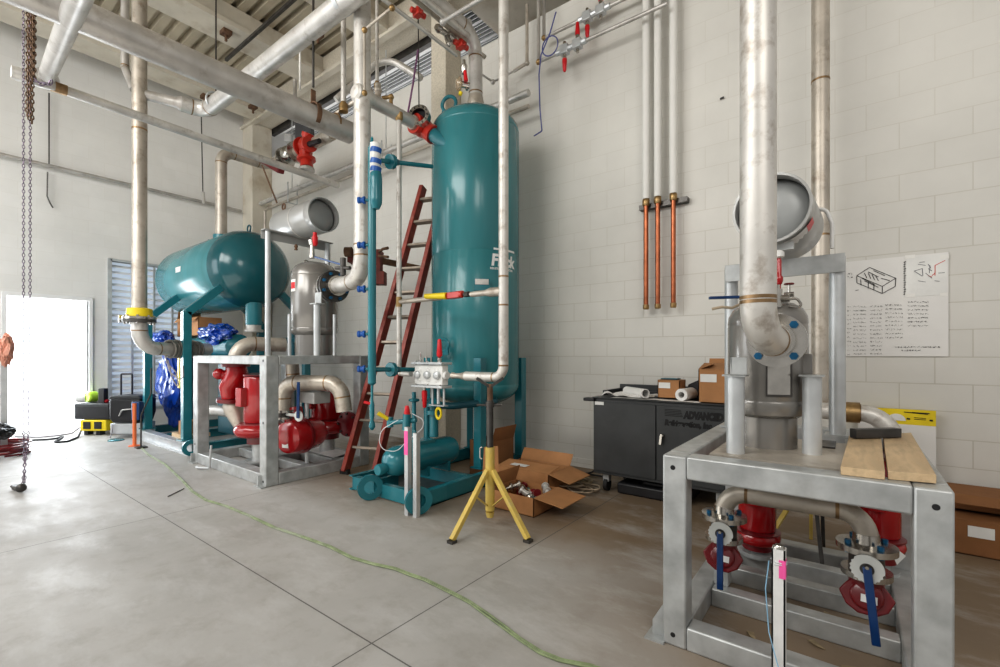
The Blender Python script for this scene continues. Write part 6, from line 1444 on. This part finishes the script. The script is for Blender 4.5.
# ---- chain hoist
def chain_mesh(pts, R, r, m_=None, n=10, k_=5, el=1.7):
    m_ = m_ or MB(); P = [V(p) for p in pts]; d = 0; L = sum((P[i + 1] - P[i]).length for i in range(len(P) - 1)); step = R * 2 * (el - .35); i = 0; s_ = 0; idx = 0
    cnt = int(L / step)
    for q in range(cnt):
        dist = q * step; i = 0; acc = 0
        while i < len(P) - 2 and acc + (P[i + 1] - P[i]).length < dist: acc += (P[i + 1] - P[i]).length; i += 1
        t = (P[i + 1] - P[i]).normalized(); c_ = P[i] + t * (dist - acc)
        u, w, a = frame_of(t); side = u if q % 2 else w
        up = t; nn = side.cross(up)
        vs = []; fs = []
        for a_ in range(n):
            th = 2 * PI * a_ / n; dd = side * math.cos(th) * R + up * math.sin(th) * R * el; dn = (side * math.cos(th) + up * math.sin(th)).normalized()
            for b2_ in range(k_):
                ph = 2 * PI * b2_ / k_; vs.append(c_ + dd + (dn * math.cos(ph) + nn * math.sin(ph)) * r)
        for a_ in range(n):
            for b2_ in range(k_): fs.append((a_ * k_ + b2_, ((a_ + 1) % n) * k_ + b2_, ((a_ + 1) % n) * k_ + (b2_ + 1) % k_, a_ * k_ + (b2_ + 1) % k_))
        m_.add(vs, fs)
    return m_
hk = fl(17, 492); czc = 4.3
def cpt(px, py): return W(px, py, czc)
ch_ = thing('hand_chain', 'pair of long thin hanging chain strands reaching the floor at the left', 'chain', hk)
chain_mesh([cpt(23.5, -25), cpt(23.5, 300), cpt(23.8, 440), cpt(25, 486)], .0085, .0036, el=2.1).build('strand', M['chain'], ch_)
chain_mesh([cpt(30.5, -25), cpt(30, 300), cpt(28, 440), cpt(22, 489)], .0085, .0036, el=2.1).build('strand', M['chain'], ch_)
t = thing('chain_hook', 'dark hook block lying on the floor under the hanging chains', 'hook', hk)
MB().bar(hk + V((-.12, .0, .025)), hk + V((.05, .02, .04)), .05, .035).tube([hk + V((-.10, 0, .03)), hk + V((-.16, -.02, .03)), hk + V((-.20, .02, .02)), hk + V((-.16, .05, .02))], .014, .03, 8).ball(hk + V((.06, .02, .045)), .04, 10, 8).build('block', M['dark_steel'], t, .006)
lc_ = thing('load_chain', 'thick bundle of rusty folded chain hanging at the upper left', 'chain', cpt(31, 128))
for (dx, m2, y0, y1_) in ((0, 'rust_chain', -25, 122), (2.3, 'rust_chain', -25, 126), (4.6, 'rust_chain', 6, 128), (6.6, 'rust_chain', 6, 84)):
    chain_mesh([cpt(28.5 + dx * .9, y0), cpt(27.3 + dx, y1_)], .012, .0062, el=1.9).build('strand', M[m2], lc_)
chain_mesh([cpt(34, 80), cpt(42, 84), cpt(50, 84), cpt(53, 78)], .016, .006).build('sling_chain', M['chain'], lc_)
# hose across the floor
pts = [(140, 447), (148, 455), (165, 465), (182, 481), (192, 492), (206, 501), (226, 507), (250, 517), (275, 529), (300, 537), (330, 548), (352, 559), (372, 565), (395, 570), (410, 576), (425, 581), (443, 590), (457, 597), (470, 604), (488, 617), (503, 628), (520, 641), (540, 654), (560, 662), (590, 668), (650, 690)]
P = [fl(*p) for p in pts]; m_ = MB()
for off in (-.006, .007):
    m_.tube([V((p.x + off * math.sin(i * 1.7), p.y + off, .0075 + .002 * (off > 0))) for i, p in enumerate(P)], .0055, .1, 8)
gh = m_.build('floor_hose', M['hose_green']); tag(gh, 'thin pale green twin hose snaking across the concrete floor', 'hose')
floorline('wire_scrap', 'short dark wire scrap on the floor left of the green hose', [(168, 497), (184, 489)], .004, 'dark_steel', 'wire')
c_ = fl(200, 470); t = thing('floor_bracket', 'small pale angle bracket on the floor at the foot of the taller frame', 'bracket', c_)
MB().tube([c_ + V((-.1, 0, .02)), c_ + V((0, -.02, .03)), c_ + V((.12, .05, .03)), c_ + V((.14, .06, .28))], .012, .02, 8).build('rod', M['galv_tube'], t)
# ================================================================== LIGHT, CAMERA
w = bpy.data.worlds.new('World'); bpy.context.scene.world = w; w.use_nodes = True
w.node_tree.nodes['Background'].inputs[0].default_value = (1.0, .985, .955, 1); w.node_tree.nodes['Background'].inputs[1].default_value = 0.44
def area(name, loc, target, size, size_y, power, col):
    l = bpy.data.lights.new(name, 'AREA'); l.shape = 'RECTANGLE'; l.size = size; l.size_y = size_y; l.energy = power; l.color = col
    o = bpy.data.objects.new(name, l); C.objects.link(o); o.location = loc
    o.rotation_euler = (V(target) - V(loc)).to_track_quat('-Z', 'Y').to_euler(); return o
area('hall_light', (-4.6, -2.8, 4.9), (-3.6, 4.2, 2.2), 6, 2.0, 265, (1.0, .985, .95))
area('right_fill', (2.6, -1.2, 4.6), (1.0, 4.6, 2.6), 3, 2.0, 85, (1.0, .96, .9))  # added fill lamp, lifts the right end of the long wall
area('bay_light', (-8.2, -2.4, 2.6), (-7.2, 3.0, .6), 3, 3, 80, (.92, .96, 1.0))
area('bounce_light', (-4.5, .3, .3), (-4.8, 2.6, 6.3), 5, 3, 50, (1.0, .95, .86))
area('slat_fill', (-7.0, 5.35, 5.55), (-7.0, 5.36, 6.4), 5, .5, 14, (1, 1, 1))  # added lamp without a real source, brightens the roof slats
area('doorway_light', (-9.85, 1.49, 1.25), (-4.0, 1.9, .0), .9, 1.9, 28, (.88, .94, 1.0))
cam = bpy.data.cameras.new('Camera'); co = bpy.data.objects.new('Camera', cam); C.objects.link(co)
cam.sensor_width = 36; cam.lens = 36 * FPX / 1000; cam.shift_y = (HY - 333.5) / 1000; cam.clip_start = .05
co.location = (0, 0, EYE); co.rotation_euler = (PI / 2, 0, math.atan2(SA, CA))
s = bpy.context.scene; s.camera = co
s.view_settings.view_transform = 'Standard'; s.view_settings.look = 'Medium High Contrast'; s.view_settings.exposure = 0.0
